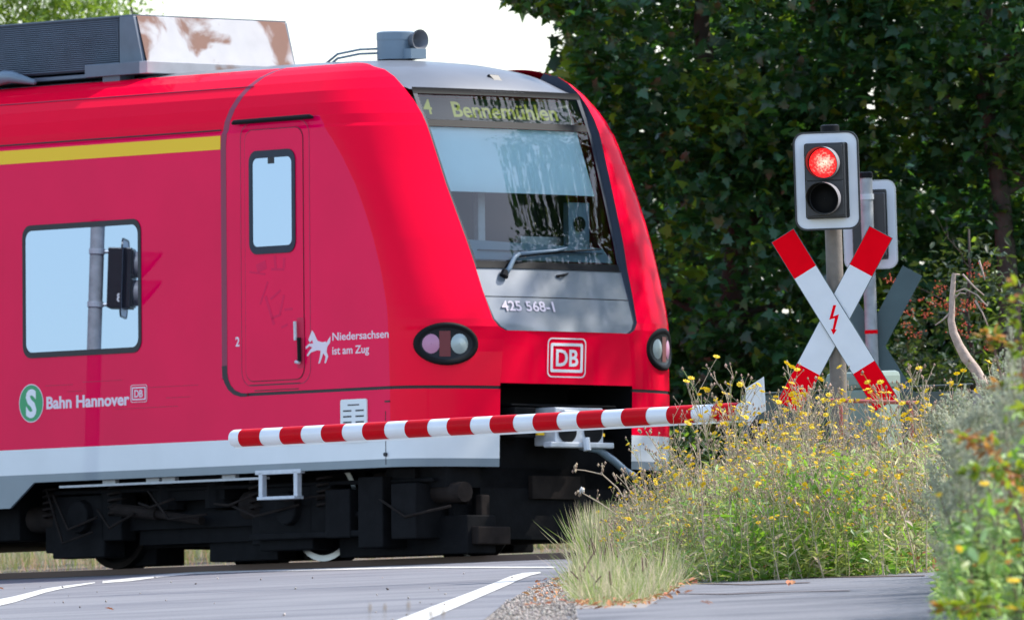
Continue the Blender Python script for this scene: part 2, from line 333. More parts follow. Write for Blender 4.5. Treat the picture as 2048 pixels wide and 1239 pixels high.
def corner(z, n=12):
    ex, el, ez = EDGE(z); xs, l = XS(z), LAT(z)
    P0 = np.array([xs, l, z]); P3 = np.array([ex, el, ez]); d = ex - xs
    P1 = P0 + np.array([d * .5, 0, 0]); P2 = P3 + np.array([-d * .14, (l - el) * .52, (z - ez) * .5])
    T = np.linspace(0, 1, n + 1)[:, None]
    return (1 - T) ** 3 * P0 + 3 * (1 - T) ** 2 * T * P1 + 3 * (1 - T) * T * T * P2 + T ** 3 * P3
def band_mat(z0):   # 0 red, 1 white, 2 grey, 3 seam
    if z0 < .76: return 2
    if z0 < .965: return 1
    if 1.305 < z0 < 1.33: return 3
    return 0
for sgn, nm in ((-1, 'nose_shell'), (1, 'nose_shell')):
    mb = MB(); C_ = [corner(z) for z in RZ]
    for i in range(len(RZ) - 1):
        G = np.array([C_[i], C_[i + 1]]); G[:, :, 1] *= sgn
        if band_mat(RZ[i]) == 3: G[:, :, 1] -= sgn * .008; G[:, :, 0] -= .008
        if sgn < 0: G = G[::-1]
        mb.grid(G, band_mat(RZ[i]))
    mb.build(nm, ['red', 'skirtwhite', 'skirtgrey', 'seam'], train, smooth=True, sharp=40)
    # cab side film panel : from the body seam to the start of the curve
    mb = MB(); XG = -1.99
    for i in range(len(RZ) - 1):
        z0, z1 = RZ[i], RZ[i + 1]; gx = lambda z: XG + max(0, z - 3.3) * .12
        n = 8; row = lambda z: [(gx(z) + (XS(z) - gx(z)) * k / n, sgn * LAT(z), z) for k in range(n + 1)]
        G = np.array([row(z0), row(z1)])
        if sgn < 0: G = G[::-1]
        b = band_mat(z0)
        if b == 3:
            rw = lambda z, a_, b_: [(a_ + (b_ - a_) * k / 4, sgn * LAT(z), z) for k in range(5)]
            G2 = np.array([rw(z0, XG, -1.74), rw(z1, XG, -1.74)]); G3 = np.array([rw(z0, -1.74, 0), rw(z1, -1.74, 0)])
            if sgn < 0: G2, G3 = G2[::-1], G3[::-1]
            G3[:, :, 1] -= sgn * .006; mb.grid(G2, 4); mb.grid(G3, 3); continue
        mb.grid(G, b if b else (4 if z0 < 3.46 else 0))
    mb.build('cab_side', ['red', 'skirtwhite', 'skirtgrey', 'seam', 'film'], train, smooth=True, sharp=30)
    mb = MB()
    for i in range(len(RZ) - 1):
        z0, z1 = RZ[i], RZ[i + 1]
        for xa, xb in ((XB, -4.46), (-4.46, XG - .06)):
            n = 3; xe = XG if (xb > -3 and z0 < 1.44) else xb
            row = lambda z: [(xa + (xe + (max(0, z - 3.3) * .12 if xb > -3 else 0) - xa) * k / n, sgn * LAT(z), z) for k in range(n + 1)]
            G = np.array([row(z0), row(z1)])
            if sgn < 0: G = G[::-1]
            b = band_mat(z0); b = 4 if b == 3 else b
            mb.grid(G, b if b else (4 if z0 < 3.42 else 0))
    # deeper skirt behind the bogie
    pts = [(-4.43, .70), (-4.74, .50), (XB, .50), (XB, .70)]
    mb.prism(pts, (0, sgn * (HW - .02), 0), (1, 0, 0), (0, 0, 1), (0, sgn, 0), 0, .02, 2)
    mb.build('carriage_side', ['red', 'skirtwhite', 'skirtgrey', 'seam', 'film'], train, smooth=True, sharp=30)
    # rubber seam between cab module and carriage
    mb = MB(); rows = []
    for z in [1.46] + [z for z in RZ if z > 1.55]:
        x = XG + max(0, z - 3.3) * .12; rows.append([(x - .062, sgn * (LAT(z) + .002), z), (x + .004, sgn * (LAT(z) + .002), z)])
    G = np.array(rows); mb.grid(G if sgn > 0 else G[:, ::-1])
    mb.build('body_seam', 'seamred', train)
    mb = MB(); arc = [(-2.022, 1.56), (-2.018, 1.50), (-2.0, 1.44), (-1.96, 1.385), (-1.90, 1.345), (-1.82, 1.323), (-1.74, 1.32)]
    
    rows = []
    for i_, (x, z) in enumerate(arc):
        xa, za = arc[max(0, i_ - 1)]; xb, zb = arc[min(len(arc) - 1, i_ + 1)]; dl = math.hypot(xb - xa, zb - za); wd = [.033, .031, .028, .024, .019, .015, .012][i_]; nx_, nz_ = -(zb - za) / dl * wd, (xb - xa) / dl * wd
        rows.append([(x + nx_, sgn * (HW + .003), z + nz_), (x - nx_, sgn * (HW + .003), z - nz_)])
    G = np.array(rows); mb.grid(G if sgn < 0 else G[:, ::-1]); mb.build('seam_corner', 'seam', train)

def frontx(z, lat):   # face of the bumper / hood between the shell edges
    ex, el, _ = EDGE(z); return ex + .035 * (1 - min(1, abs(lat) / el) ** 2)
# red bumper beam above the coupler opening, then the grey hood
mb = MB(); zs = [1.357, 1.42, 1.5, 1.6, 1.7, 1.74, 1.77]
mb.grid([[(frontx(z, t * EDGE(z)[1]), t * EDGE(z)[1], z) for t in np.linspace(-1, 1, 17)] for z in zs], 0)
mb.grid([[(x, t * .69, 1.357 + (0 if k else 0)) for t in np.linspace(-1, 1, 9)] for k, x in enumerate((.1, .50))], 1)
mb.build('bumper_beam', ['red', 'black'], train, smooth=True, sharp=40)
REC = lambda z: interp(z, [1.77, 1.80, 1.9, 2.1, 2.31, 2.6, 3.4, 3.72], [0.004, .008, .018, .035, .055, .065, .07, .06])
def maskx(z, t):
    ex, el, _ = EDGE(min(z, 3.5)); 
    if z > 3.5: ex = interp(z, [3.5, 3.7], [-.195, -.30])
    el -= .03; return (ex - REC(z) + .05 * (1 - t * t), t * el, z)
def maskgrid(z0, z1, t0, t1, nz=8, ntt=16, dx=0):
    return [[tuple(np.array(maskx(z, t)) + np.array([dx, 0, 0])) for t in np.linspace(t0, t1, ntt + 1)] for z in np.linspace(z0, z1, nz)]
mb = MB()
zs = [1.77, 1.785, 1.80, 1.83, 1.86, 1.93, 2.0, 2.035]
def hoodrow(z): return [maskx(z, t) for t in np.linspace(-1, 1, 17)]
mb.grid([hoodrow(z) for z in zs]); mb.grid([[tuple(np.array(p) - np.array([.006, 0, 0])) for p in hoodrow(z)] for z in (2.035, 2.043)], 1)
mb.grid([hoodrow(z) for z in (2.043, 2.12, 2.2, 2.27)]); mb.build('hood', ['hood', 'seam'], train, smooth=True, sharp=40)
# reveal between the red pillar and the recessed mask
for sgn in (-1, 1):
    mb = MB(); rows = []
    for z in [z for z in RZ if z >= 1.77]:
        ex, el, ez = EDGE(z); zz = min(ez, 3.90)
        if z <= 3.5: q = maskx(z, 1.0)
        else: q = (ex - .06, el - .045, ez - .13)
        mid = ((ex + q[0]) / 2 - .01, (el + q[1]) / 2 + .004, (ez + q[2]) / 2)
        rows.append([(ex, sgn * el, ez), (mid[0], sgn * mid[1], mid[2]), (q[0], sgn * q[1], q[2])])
    G = np.array(rows); mb.grid(G if sgn < 0 else G[:, ::-1]); 
    # dark glass surround strip
    mb.grid([[tuple(np.array((maskx(z, t)[0] + .010, sgn * abs(maskx(z, t)[1]), z))) for t in (1.0, .955)] for z in np.linspace(2.27, 3.70, 14)])
    mb.build('pillar_reveal', 'reveal', train, smooth=True, sharp=50)
for a_ in ((2.27, 2.325, .97, .012), (3.665, 3.715, 1, .012), (3.40, 3.455, .965, .008)):
    mb = MB(); mb.grid(maskgrid(a_[0], a_[1], -a_[2], a_[2], 3, 18, a_[3])); mb.build('windscreen_frame', 'black', train, smooth=True)
mb = MB(); mb.grid(maskgrid(2.30, 3.70, -.965, .965, 14, 18)); mb.build('windscreen', 'glass', train, smooth=True)
# grey cap over the windscreen running into the roof
CX = [(-.345, 3.70, 3.70), (-.37, 3.725, 3.71), (-.47, 3.815, 3.735), (-.60, 3.875, 3.785), (-.78, 3.925, 3.84), (-1.0, 3.965, 3.885), (-1.3, 3.995, 3.90), (-1.7, 4.012, 3.905), (-2.2, 4.02, 3.925)]
def caprow(x, zc, ze, hw):
    return [(x + .05 * (1 - t * t) * (1 if x > -.9 else .3) - (.035 * abs(t) ** 4 if x > -.7 else 0), t * hw, ze + (zc - ze) * (1 - abs(t) ** 2.4)) for t in np.linspace(-1, 1, 25)]
mb = MB(); mb.grid([caprow(x, zc, ze, .875) for x, zc, ze in CX] + [caprow(x, 4.02, 3.93, .86) for x in (-4, -8, XB)])
mb.build('roof', 'roof', train, smooth=True, sharp=60)
mb = MB(); lp = [(-.05, .045), (.055, .04), (.075, -.03), (.03, -.055), (-.01, -.04)]
mb.prism(lp, (-.43, .05, 3.80), (0, 1, 0), (-.55, 0, .83), (.83, 0, .55), -.01, .022); mb.build('top_lamp', 'lens_dark', train, bevel=.006)

# interior of the cab
mb = MB(); mb.box((-1.0, 0, 2.2), (.04, 2.6, 1.9), 0); mb.box((-.45, 0, 2.22), (1.2, 1.6, .04), 0); mb.box((-.8, 0, 3.62), (.7, 1.7, .03), 0)
mb.box((-.85, -1.2, 2.7), (.5, .03, .7), 0); mb.build('cab_interior', 'interior', train)
mb = MB(); mb.add([(.22, -.78, 2.34), (.22, .72, 2.34), (.10, .72, 2.46), (.10, -.78, 2.50)], [(0, 1, 2, 3)]); mb.add([(.10, -.78, 2.50), (.10, .72, 2.46), (-.35, .72, 2.42), (-.35, -.78, 2.46)], [(0, 1, 2, 3)])
mb.box((.175, 0, 2.415), (.02, 1.3, .006), 1); mb.build('dashboard', ['dash', 'black'], train)
mb = MB(); mb.grid([[(interp(z, [2.88, 3.40], [-.03, -.24]) + .045 * (1 - (y / .9) ** 2), y, z) for y in np.linspace(-.86, .74, 8)] for z in (2.88, 3.05, 3.25, 3.40)]); mb.build('sun_blind', 'blind', train, smooth=True)
mb = MB(); mb.box((-.30, -.22, 2.65), (.05, .07, .5)); mb.box((-.28, .42, 2.52), (.05, .5, .08)); mb.build('cab_partition_post', 'silver', train)
mb = MB(); mb.box((-.12, .64, 2.62), (.06, .22, .42), 0); mb.prism(circ(.06, 18), (-.088, .64, 2.66), (0, 1, 0), (0, 0, 1), (1, 0, 0), 0, .012, 1); mb.build('cab_side_console', ['dash', 'black'], train)
dn = Vector((.42, 0, .16)).normalized(); dz = Vector((-.36, 0, .93)).normalized(); dn = Vector((.93, 0, .36))
mb = MB(); mb.prism([(-.83, -.095), (.80, -.095), (.80, .095), (-.83, .095)], (-.375, 0, 3.555), (0, 1, 0), dz, dn, -.04, 0, 0)
mb.build('destination_display', 'ledback', train)
text('4', .18, 'led', train, Vector((-.352, -.74, 3.505)) + dn * .004, (0, 1, 0), dz, dn, 'display_text', .001, .002)
text('Bennemühlen', .185, 'led', train, Vector((-.350, -.45, 3.492)) + dn * .004, (0, 1, 0), dz, dn, 'display_text', .001, .003, sx=1.10)
# wiper
wp = lambda z, y, d: (maskx(z, y / .8)[0] + d, y, z)
mb = MB(); mb.tube([wp(2.215, -.52, .03), wp(2.27, -.47, .05), wp(2.355, -.40, .06), wp(2.385, -.34, .06)], [.022, .02, .018, .016], 8)
mb.tube([wp(2.385, -.34, .06), wp(2.42, .05, .055), wp(2.445, .18, .05)], [.016, .012, .008], 6)
w0 = mb.build('wiper', 'horn', train, smooth=True)
mb = MB(); mb.tube([wp(2.365, -.32, .03), wp(2.41, .10, .03), wp(2.445, .58, .025)], [.008, .011, .006], 6, 0); mb.tube([wp(2.20, -.53, .02), wp(2.245, -.505, .03)], [.036, .03], 10, 0)
mb.build('wiper_blade', 'black', w0)
mb = MB(); mb.tube([wp(2.215, .02, .006), wp(2.225, .08, .03), wp(2.24, .15, .01)], [.012, .012, .006], 6); mb.build('towing_eye', 'black', train)
# number, logo
hn = Vector((.94, 0, .34)); hz = Vector((-.34, 0, .94))
q0, q1 = Vector(maskx(1.925, -.86)), Vector(maskx(1.925, -.12)); qd = (q1 - q0).normalized()
text('425 568-1', .118, 'pinkwhite', train, q0 + hn * .011, qd, hz, hn, 'fleet_number', .001, .002, sx=1.12)
def db_logo(parent, o, U, V, N, w, h, m_bg='red', m_fg='white'):
    mb = MB(); mb.ring(rrect(w, h, h * .14), rrect(w * .955, h * .94, h * .12), o, U, V, N, .001, .004, 0)
    wi, hi = w * .84, h * .74
    mb.ring(rrect(wi, hi, h * .05, 6), rrect(wi * .86, hi * .80, h * .03, 6), o, U, V, N, .001, .004, 0); lg = mb.build('railway_logo', m_fg, parent)
    U, V, N = Vector(U), Vector(V), Vector(N); b = hi * .98
    text('DB', b * .82, m_fg, lg, Vector(o) + U * (-w * .30) - V * (b * .285) + N * .001, U, V, N, 'logo_letters', .0015, h * .012, sx=1.0)
    return lg
db_logo(train, (frontx(1.565, 0) + .001, -.035, 1.565), (0, 1, 0), (.045, 0, 1), (1, 0, -.045), .40, .31)
# headlights set into the shell corners
def lamp(sgn):
    c = corner(1.66, 40); i = int(np.argmin(abs(c[:, 1] - 1.13))); p = c[i]; tg = c[i + 1] - c[i - 1]; tg /= np.linalg.norm(tg)
    T = np.array([tg[0], tg[1] * sgn, 0]); nn = np.array([abs(tg[1]), abs(tg[0]) * sgn, 0]); o = np.array([p[0], p[1] * sgn, 1.66])
    def S(s, t, h): return o + T * s + np.array([0, 0, t]) - nn * (s * s * .75) + nn * h
    def ell(a, b, h, n=36): return [S(a * cos(2 * pi * k / n), b * sin(2 * pi * k / n) + .0 * cos(2 * pi * k / n), h) for k in range(n)]
    L_ = MB(); L_.grid([ell(.265, .170, -.02), ell(.262, .168, .024), ell(.238, .146, .034), ell(.212, .124, .020)], 0, closed=True)
    hl = L_.build('headlight', 'black', train, smooth=True)
    b = MB(); b.grid([ell(.215, .126, .020), ell(.18, .10, .014), ell(.10, .05, .013), ell(.01, .005, .013)], 0, closed=True)
    b.build('bowl', 'lens_dark', hl, smooth=True)
    for s0, mm, rr in ((-.13, 'lens_pink', .07), (.10, 'lens_white', .072)):
        b = MB(); b.grid([[S(s0 + q * cos(2 * pi * k / 20), q * 1.1 * sin(2 * pi * k / 20), .016 + .012 * (1 - (q / rr) ** 2)) for k in range(20)] for q in (rr, rr * .7, rr * .35, .002)], 0, closed=True); b.build('lamp_unit', mm, hl, smooth=True)
    b = MB(); b.grid([[S(-.02 + a, t, .018) for a in (-.045, .045)] for t in (-.10, 0, .10)]); b.build('lamp_centre', 'lens_red', hl)
lamp(-1); lamp(1)
# coupler opening
mb = MB(); 
for s in (-1, 1): mb.add([(.46, s * .69, .70), (.48, s * .69, 1.357), (-.5, s * .69, 1.357), (-.5, s * .69, .70)], [(0, 1, 2, 3)])
mb.add([(-.3, -.69, .3), (-.3, .69, .3), (-.3, .69, 1.357), (-.3, -.69, 1.357)], [(0, 1, 2, 3)])
mb.build('coupler_pocket', 'black', train)
mb = MB(); mb.box((.5, 0, 1.02), (.26, .50, .30), 0); mb.box((.62, -.12, 1.10), (.12, .16, .10), 0); mb.box((.62, 0, .875), (.10, .66, .045), 0)
mb.box((.35, -.45, 1.05), (.3, .22, .24), 1); mb.box((.20, 0, 1.19), (.5, 1.1, .02), 1); mb.tube([(.0, 0, 1.0), (.4, 0, 1.0)], .09, 12, 1)
cp = mb.build('coupler', ['silver', 'under'], train, bevel=.01)
for y in (-.13, .14):
    b = MB(); b.prism(circ(.095, 20), (.635, y, .985), (0, 1, 0), (0, 0, 1), (1, 0, 0), 0, .004); b.build('coupler_hole', 'black', cp)
for y in (-.30, .33):
    b = MB(); b.box((.50, y, .965), (.03, .07, .025)); b.build('yellow_valve', 'yellow', cp)
mb = MB(); mb.tube([(.58, .05, .87), (.60, .22, .845), (.58, .40, .76), (.54, .56, .68), (.50, .68, .645)], .03, 10); mb.build('air_hose', 'horn', train, smooth=True)
mb = MB(); mb.tube([(.68, .02, .93), (.70, .02, .83)], .03, 8); mb.build('coupler_pin', 'silver', train)
# floor frame, inner boxes added to block light from beyond, and plough
mb = MB(); mb.box((-6.9, 0, .82), (14.3, 2.5, .24)); mb.box((-12, 0, .5), (12.5, 2.3, .5)); mb.box((-2.85, -.2, .46), (2.0, 1.2, .60)); mb.box((-.35, 0, .42), (1.3, 1.5, .56)); mb.box((-5.6, .1, .50), (1.2, 1.5, .5)); mb.box((-4.15, -.3, .52), (.9, .9, .56)); mb.box((-1.55, -.3, .50), (.9, .9, .5)); mb.build('underframe_light_block', 'under', train)
mb = MB(); mb.box((-.05, 0, .62), (.7, 2.2, .16)); mb.box((.1, -.35, .40), (.12, .16, .45)); mb.box((.1, .35, .40), (.12, .16, .45)); mb.box((.18, 0, .28), (.06, 1.9, .26)); mb.box((.05, -.55, .47), (.3, .5, .2), 1)
mb.box((.30, .0, .55), (.10, .5, .18), 1); mb.build('rail_guard', ['under', 'under2'], train)
for y in (-.78, .72):
    b = MB(); b.box((.42, y, .16), (.16, .34, .14), 0); b.box((.36, y, .33), (.07, .09, .3), 0); b.build('guard_bracket', 'under2', train, bevel=.01)
def bogie(cx, near_only=False):
    b = MB()
    for s in (-1, 1):
        prof = [(-1.75, .50), (-1.1, .56), (-.85, .40), (.85, .40), (1.1, .56), (1.75, .50), (1.75, .34), (1.0, .24), (.7, .27), (-.7, .27), (-1.0, .24), (-1.75, .34)]
        b.prism(prof, (cx, s * 1.0, .03), (1, 0, 0), (0, 0, 1), (0, s, 0), -.07, .07)
        b.box((cx, s * .98, .62), (.9, .3, .2)); b.box((cx, s * .96, .30), (1.5, .12, .24)); b.tube([(cx - .3, s * 1.04, .45), (cx - .3, s * 1.04, .80)], .13, 12); b.tube([(cx + .3, s * 1.04, .45), (cx + .3, s * 1.04, .80)], .13, 12)
    b.box((cx, 0, .45), (.6, 2.0, .3)); b.box((cx - .75, 0, .38), (.5, 1.3, .42)); b.box((cx + .75, 0, .38), (.5, 1.3, .42))
    bo = b.build('bogie', 'under', train)
    for dx in (-1.3, 1.3):
        for s in (-1, 1):
            w = MB(); R = .43; prof = [(-.075, R + .028), (-.045, R + .028), (-.035, R), (.06, R - .006), (.065, R - .06), (.03, R - .075), (.02, .14), (.07, .13), (.07, .02)]
            w.grid([[(cx + dx + r * cos(t), s * (.75 + y), R + r * sin(t)) for y, r in prof] for t in np.linspace(0, 2 * pi, 41)])
            wo_ = w.build('wheel', 'under', bo, smooth=True, sharp=40)
            b2 = MB(); b2.ring(circ(R - .004, 40), circ(R - .052, 40), (cx + dx, s * .812, R), (1, 0, 0), (0, 0, 1), (0, s, 0), 0, .006); b2.build('wheel_rim', 'steel' if dx > 0 else 'under2', bo)
            a = MB(); a.box((cx + dx - .06, s * 1.05, .34), (.66, .22, .50)); a.tube([(cx + dx, s * 1.1, .42), (cx + dx, s * 1.22, .42)], [.15, .13], 14)
            a.box((cx + dx + .36, s * 1.08, .42), (.26, .16, .40)); a.box((cx + dx - .44, s * 1.0, .36), (.22, .2, .44)); a.build('axle_box', 'under', bo, bevel=.012)
    for s in (-1, 1):
        d = MB(); d.tube([(cx - .9, s * 1.16, .47), (cx - .35, s * 1.16, .42), (cx - .35, s * 1.16, .42), (cx + .2, s * 1.16, .35)], [.05, .05, .035, .035], 10); d.build('damper', 'under2', bo)
    return bo
bogie(-2.83); bogie(-19)
mb = MB(); 
for x in (-.85, -.45, -.05): mb.box((x, -1.0, .36), (.3, .5, .48 + .1 * sin(x * 9)))
mb.box((-.35, -.85, .17), (1.55, .3, .30)); mb.box((-2.33, -.88, .16), (.85, .2, .27)); mb.box((-3.95, -.6, .15), (.5, .3, .25)); mb.box((-5.6, -1.0, .5), (1.3, .3, .5))  # low dark boxes stand in for the shadow beneath the train
mb.box((-.2, -.9, .45), (.35, .5, .5)); mb.box((-1.2, -1.2, .20), (1.5, .08, .05)); mb.tube([(-.9, -1.19, .4), (-.3, -1.1, .25)], .03, 8); mb.tube([(-4.5, -1.15, .62), (.2, -1.15, .60)], .02, 6); mb.build('equipment_and_shade', 'under', train, bevel=.01)
mb = MB()
for x in (-3.6, -3.05, -2.85, -2.1): mb.box((x, -1.30, .685), (.16, .04, .03))
mb.box((-2.9, -1.33, .66), (2.6, .03, .018)); mb.build('skirt_catch', 'silver', train)
# step frame under the cab door
mb = MB(); y = -1.40
mb.box((-1.37, y, .70), (.56, .05, .035)); mb.box((-1.37, y, .495), (.46, .10, .025)); mb.box((-1.585, y, .60), (.045, .05, .20)); mb.box((-1.155, y, .60), (.045, .05, .20)); mb.build('step', 'silver', train, bevel=.004)
# springs, cables and brake pipes along the running gear
a = MB()
for cx_ in (-4.55, -3.72, -1.95, -1.12):
    a.tube([(cx_ + .075 * cos(t), -1.13 + .075 * sin(t), .40 + .26 * t / 31.4) for t in np.linspace(0, 31.4, 60)], .012, 5)
kind(a.build('coil_spring', 'under2', train, smooth=True), 'stuff')
a = MB(); rr = random.Random(9)
for k in range(9):
    x0 = rr.uniform(-4.6, .2); x1 = x0 + rr.uniform(.3, .9); z0, z1 = rr.uniform(.45, .66), rr.uniform(.25, .6)
    a.tube([(x0, -1.24, z0), (x0 * .6 + x1 * .4, -1.26, min(z0, z1) - rr.uniform(.02, .12)), (x1, -1.22, z1)], .012, 5)
kind(a.build('brake_hose', 'under2', train, smooth=True), 'stuff')
a = MB()
for x, z, r_ in ((-4.9, .42, .11), (-2.2, .46, .12), (-.6, .58, .10), (.05, .5, .08)): a.tube([(x, -1.02, z), (x + .38, -1.02, z)], r_, 12)
kind(a.build('air_cylinder', 'under2', train, smooth=True, sharp=40), 'stuff')
# yellow stripe
mb = MB(); mb.box(((XB - 2.055) / 2, -HW - .0015, 3.334), (abs(XB) - 2.055, .003, .108)); mb.build('class_stripe', 'yellow', train)
mb = MB(); mb.tube([(XB, -HW - .001, 3.432), (-2.05, -HW - .001, 3.432)], .006, 5); mb.build('roof_joint', 'seam', train)
mb = MB(); mb.tube([(XB, -1.195, 3.781), (-1.9, -1.195, 3.781)], .004, 5); mb.build('roof_joint', 'seamred', train)
SU, SV, SN = (1, 0, 0), (0, 0, 1), (0, -1, 0)
def side_window(cx, cz, w, h, r, fr, parent, name='window', mtl='mirror'):
    a = MB(); a.ring(rrect(w, h, r), rrect(w - 2 * fr[0], h - 2 * fr[1], max(.02, r - fr[0] * .7)), (cx, -HW, cz), SU, SV, SN, 0, .008)
    fo = a.build(name, 'seam', parent); b = MB(); b.prism(rrect(w - 2 * fr[0] + .004, h - 2 * fr[1] + .004, max(.02, r - fr[0] * .7)), (cx, -HW, cz), SU, SV, SN, .001, .004); b.build('pane', mtl, fo); return fo
side_window(-3.803, 2.238, 1.50, 1.07, .10, (.035, .045), train)
for k in range(1, 9): side_window(-3.803 - 2.15 * k, 2.238, 1.50, 1.07, .10, (.035, .045), train)
# cab door
door = MB(); DW, DH, DX, DZ = .71, 1.985, -1.395, 2.42
door.prism(rrect(DW, DH, .09), (DX, -HW, DZ), SU, SV, SN, .0, .006); dr = door.build('cab_door', 'film', train)
a = MB(); a.ring(rrect(DW + .012, DH + .012, .094), rrect(DW - .002, DH - .002, .088), (DX, -HW, DZ), SU, SV, SN, .0, .003); a.build('door_gap', 'seam', dr)
a = MB(); a.ring(rrect(DW + .14, DH + .10, .12), rrect(DW + .132, DH + .092, .118), (DX + .01, -HW, DZ + .01), SU, SV, SN, .0, .002); a.build('door_frame', 'seamred', dr)
a = MB(); a.ring(rrect(.565, .82, .09), rrect(.485, .70, .05), (-1.408, -HW - .006, 2.838), SU, SV, SN, 0, .010)
f1 = a.build('door_window', 'reveal', dr); a = MB(); a.prism(rrect(.49, .705, .05), (-1.408, -HW - .006, 2.838), SU, SV, SN, .001, .005); a.build('pane', 'mirror', f1)
a = MB(); a.box((-1.42, -HW - .013, 3.165), (.07, .006, .05)); a.build('window_latch', 'seam', f1)
a = MB(); a.tube([(-1.885, -HW - .015, 3.478), (-1.86, -HW - .02, 3.485), (-.93, -HW - .02, 3.49), (-.90, -HW - .012, 3.483)], [.012, .02, .02, .01], 8); a.build('rain_gutter', 'black', train)
a = MB(); a.prism(rrect(.085, .40, .02), (-1.075, -HW - .006, 1.71), SU, SV, SN, 0, .002, 0); a.tube([(-1.11, -HW - .035, 1.88), (-1.105, -HW - .035, 1.73)], .014, 8, 2); a.tube([(-1.07, -HW - .03, 1.75), (-1.065, -HW - .03, 1.56)], .016, 8, 1); a.tube([(-1.105, -HW - .035, 1.56), (-1.06, -HW - .035, 1.555)], .014, 8, 2)
a.build('door_handle', ['scuff', 'black', 'silver'], dr)
for i in range(2):
    a = MB(); a.box((-1.40 + .02 * i, -HW - .002, 1.395 - .045 * i), (.62 - .08 * i, .004, .006)); a.build('door_sill', 'seam', dr)
# ghost of removed graffiti on the door
a = MB(); rr = random.Random(3)
for x0, z0, w, h in ((-1.55, 2.33, .12, .07), (-1.35, 2.30, .16, .02), (-1.38, 2.36, .03, .10), (-1.27, 2.35, .03, .08), (-1.6, 2.28, .2, .015), (-1.45, 1.98, .03, .25), (-1.38, 2.10, .14, .02), (-1.30, 2.02, .025, .16), (-1.37, 1.93, .12, .02), (-1.27, 1.85, .08, .02), (-1.52, 2.12, .02, .2), (-1.22, 1.98, .10, .02)):
    t = rr.uniform(-.5, .5); R = [[cos(t), 0, sin(t)], [0, 1, 0], [-sin(t), 0, cos(t)]]; a.box((x0, -HW - .0065, z0), (w, .0012, h), 0, R)
a.build('faded_graffiti', mat('graffiti_ghost', (.74, .003, .08), .5, coat=.22, coatr=.02, spec=0), dr)
text('2', .105, 'pinkwhite', train, (-1.885, -HW - .001, 1.71), SU, SV, SN, 'class_number', .001, .002)
a = MB(); a.box((-1.70, -HW - .002, 3.31), (.07, .003, .035)); a.build('small_sticker', 'pinkwhite', train)
text('Niedersachsen', .088, 'pinkwhite', train, (-.70, -HW - .001, 1.715), SU, SV, SN, 'lettering', .001, .001, sx=1.32)
text('ist am Zug', .088, 'pinkwhite', train, (-.70, -HW - .001, 1.605), SU, SV, SN, 'lettering', .001, .001, sx=1.2)
horse = [(-.12,.07),(-.09,.12),(-.075,.145),(-.05,.12),(-.01,.06),(.05,.045),(.09,.05),(.10,.04),(.15,.09),(.145,.04),(.11,.01),(.10,-.03),(.12,-.07),(.09,-.12),(.075,-.12),(.09,-.07),(.06,-.04),(.04,-.08),(.015,-.12),(.0,-.12),(.02,-.07),(.03,-.02),(-.01,-.015),(-.04,-.02),(-.09,-.03),(-.13,-.06),(-.14,-.05),(-.10,-.01),(-.07,.01),(-.11,.02),(-.15,.0),(-.155,.015),(-.11,.04),(-.06,.04),(-.075,.07),(-.10,.05)]
a = MB(); a.prism(horse, (-.865, -HW - .001, 1.66), SU, SV, SN, 0, .002); a.build('horse_emblem', 'pinkwhite', train)
# S-Bahn Hannover lettering
a = MB(); a.prism(circ(.155, 40), (-4.455, -HW - .001, 1.34), SU, SV, SN, 0, .0015, 1); a.prism(circ(.147, 40), (-4.455, -HW - .001, 1.34), SU, SV, SN, 0.0015, .0025, 0); sl = a.build('station_logo', ['green', 'pinkwhite'], train)
text('S', .30, 'white', sl, (-4.455, -HW - .004, 1.235), SU, SV, SN, 'logo_letter', .001, .012, align='CENTER', sx=.95)
text('Bahn Hannover', .135, 'pinkwhite', train, (-4.27, -HW - .001, 1.29), SU, SV, SN, 'lettering', .001, .004, sx=1.24)
db_logo(train, (-3.09, -HW - .001, 1.375), SU, SV, SN, .205, .14, m_fg='pinkwhite')
# ventilation plate, small hatch and joints low on the cab side
a = MB(); a.prism(rrect(.32, .34, .02), (-.43, -HW, 1.075), SU, SV, SN, 0, .012); vp = a.build('vent_plate', 'skirtwhite', train)
for i in range(5):
    for j in (-1, 1):
        b = MB(); b.box((-.43 + j * .075, -HW - .0125, 1.155 - .045 * i), (.10, .002, .012)); b.build('vent_slot', 'seam', vp)
b = MB(); b.box((-.43, -HW - .0125, 1.20), (.14, .002, .01)); b.build('vent_slot', 'seam', vp)
a = MB(); a.prism(rrect(.40, .11, .05), (-1.42, -HW, .99), SU, SV, SN, 0, .004); a.build('grab_recess', 'black', train)
a = MB(); a.box((-.055, -HW - .001, .93), (.006, .003, .42)); a.box((-.03, -HW - .003, 1.215), (.06, .006, .012)); a.tube([(-.05, -HW, .80), (-.05, -HW - .02, .80)], .016, 10); a.build('skirt_joint', 'seam', train)
# scratches
a = MB()
for x0, z0, w in ((-4.1, 1.475, .35), (-3.55, 1.49, .5), (-3.9, 1.42, .2), (-2.7, 1.42, .7), (-2.6, 1.33, .3), (-3.0, 1.26, .8)): a.box((x0, -HW - .0008, z0), (w, .0012, .006))
a.build('scratch_marks', 'scuff', train)
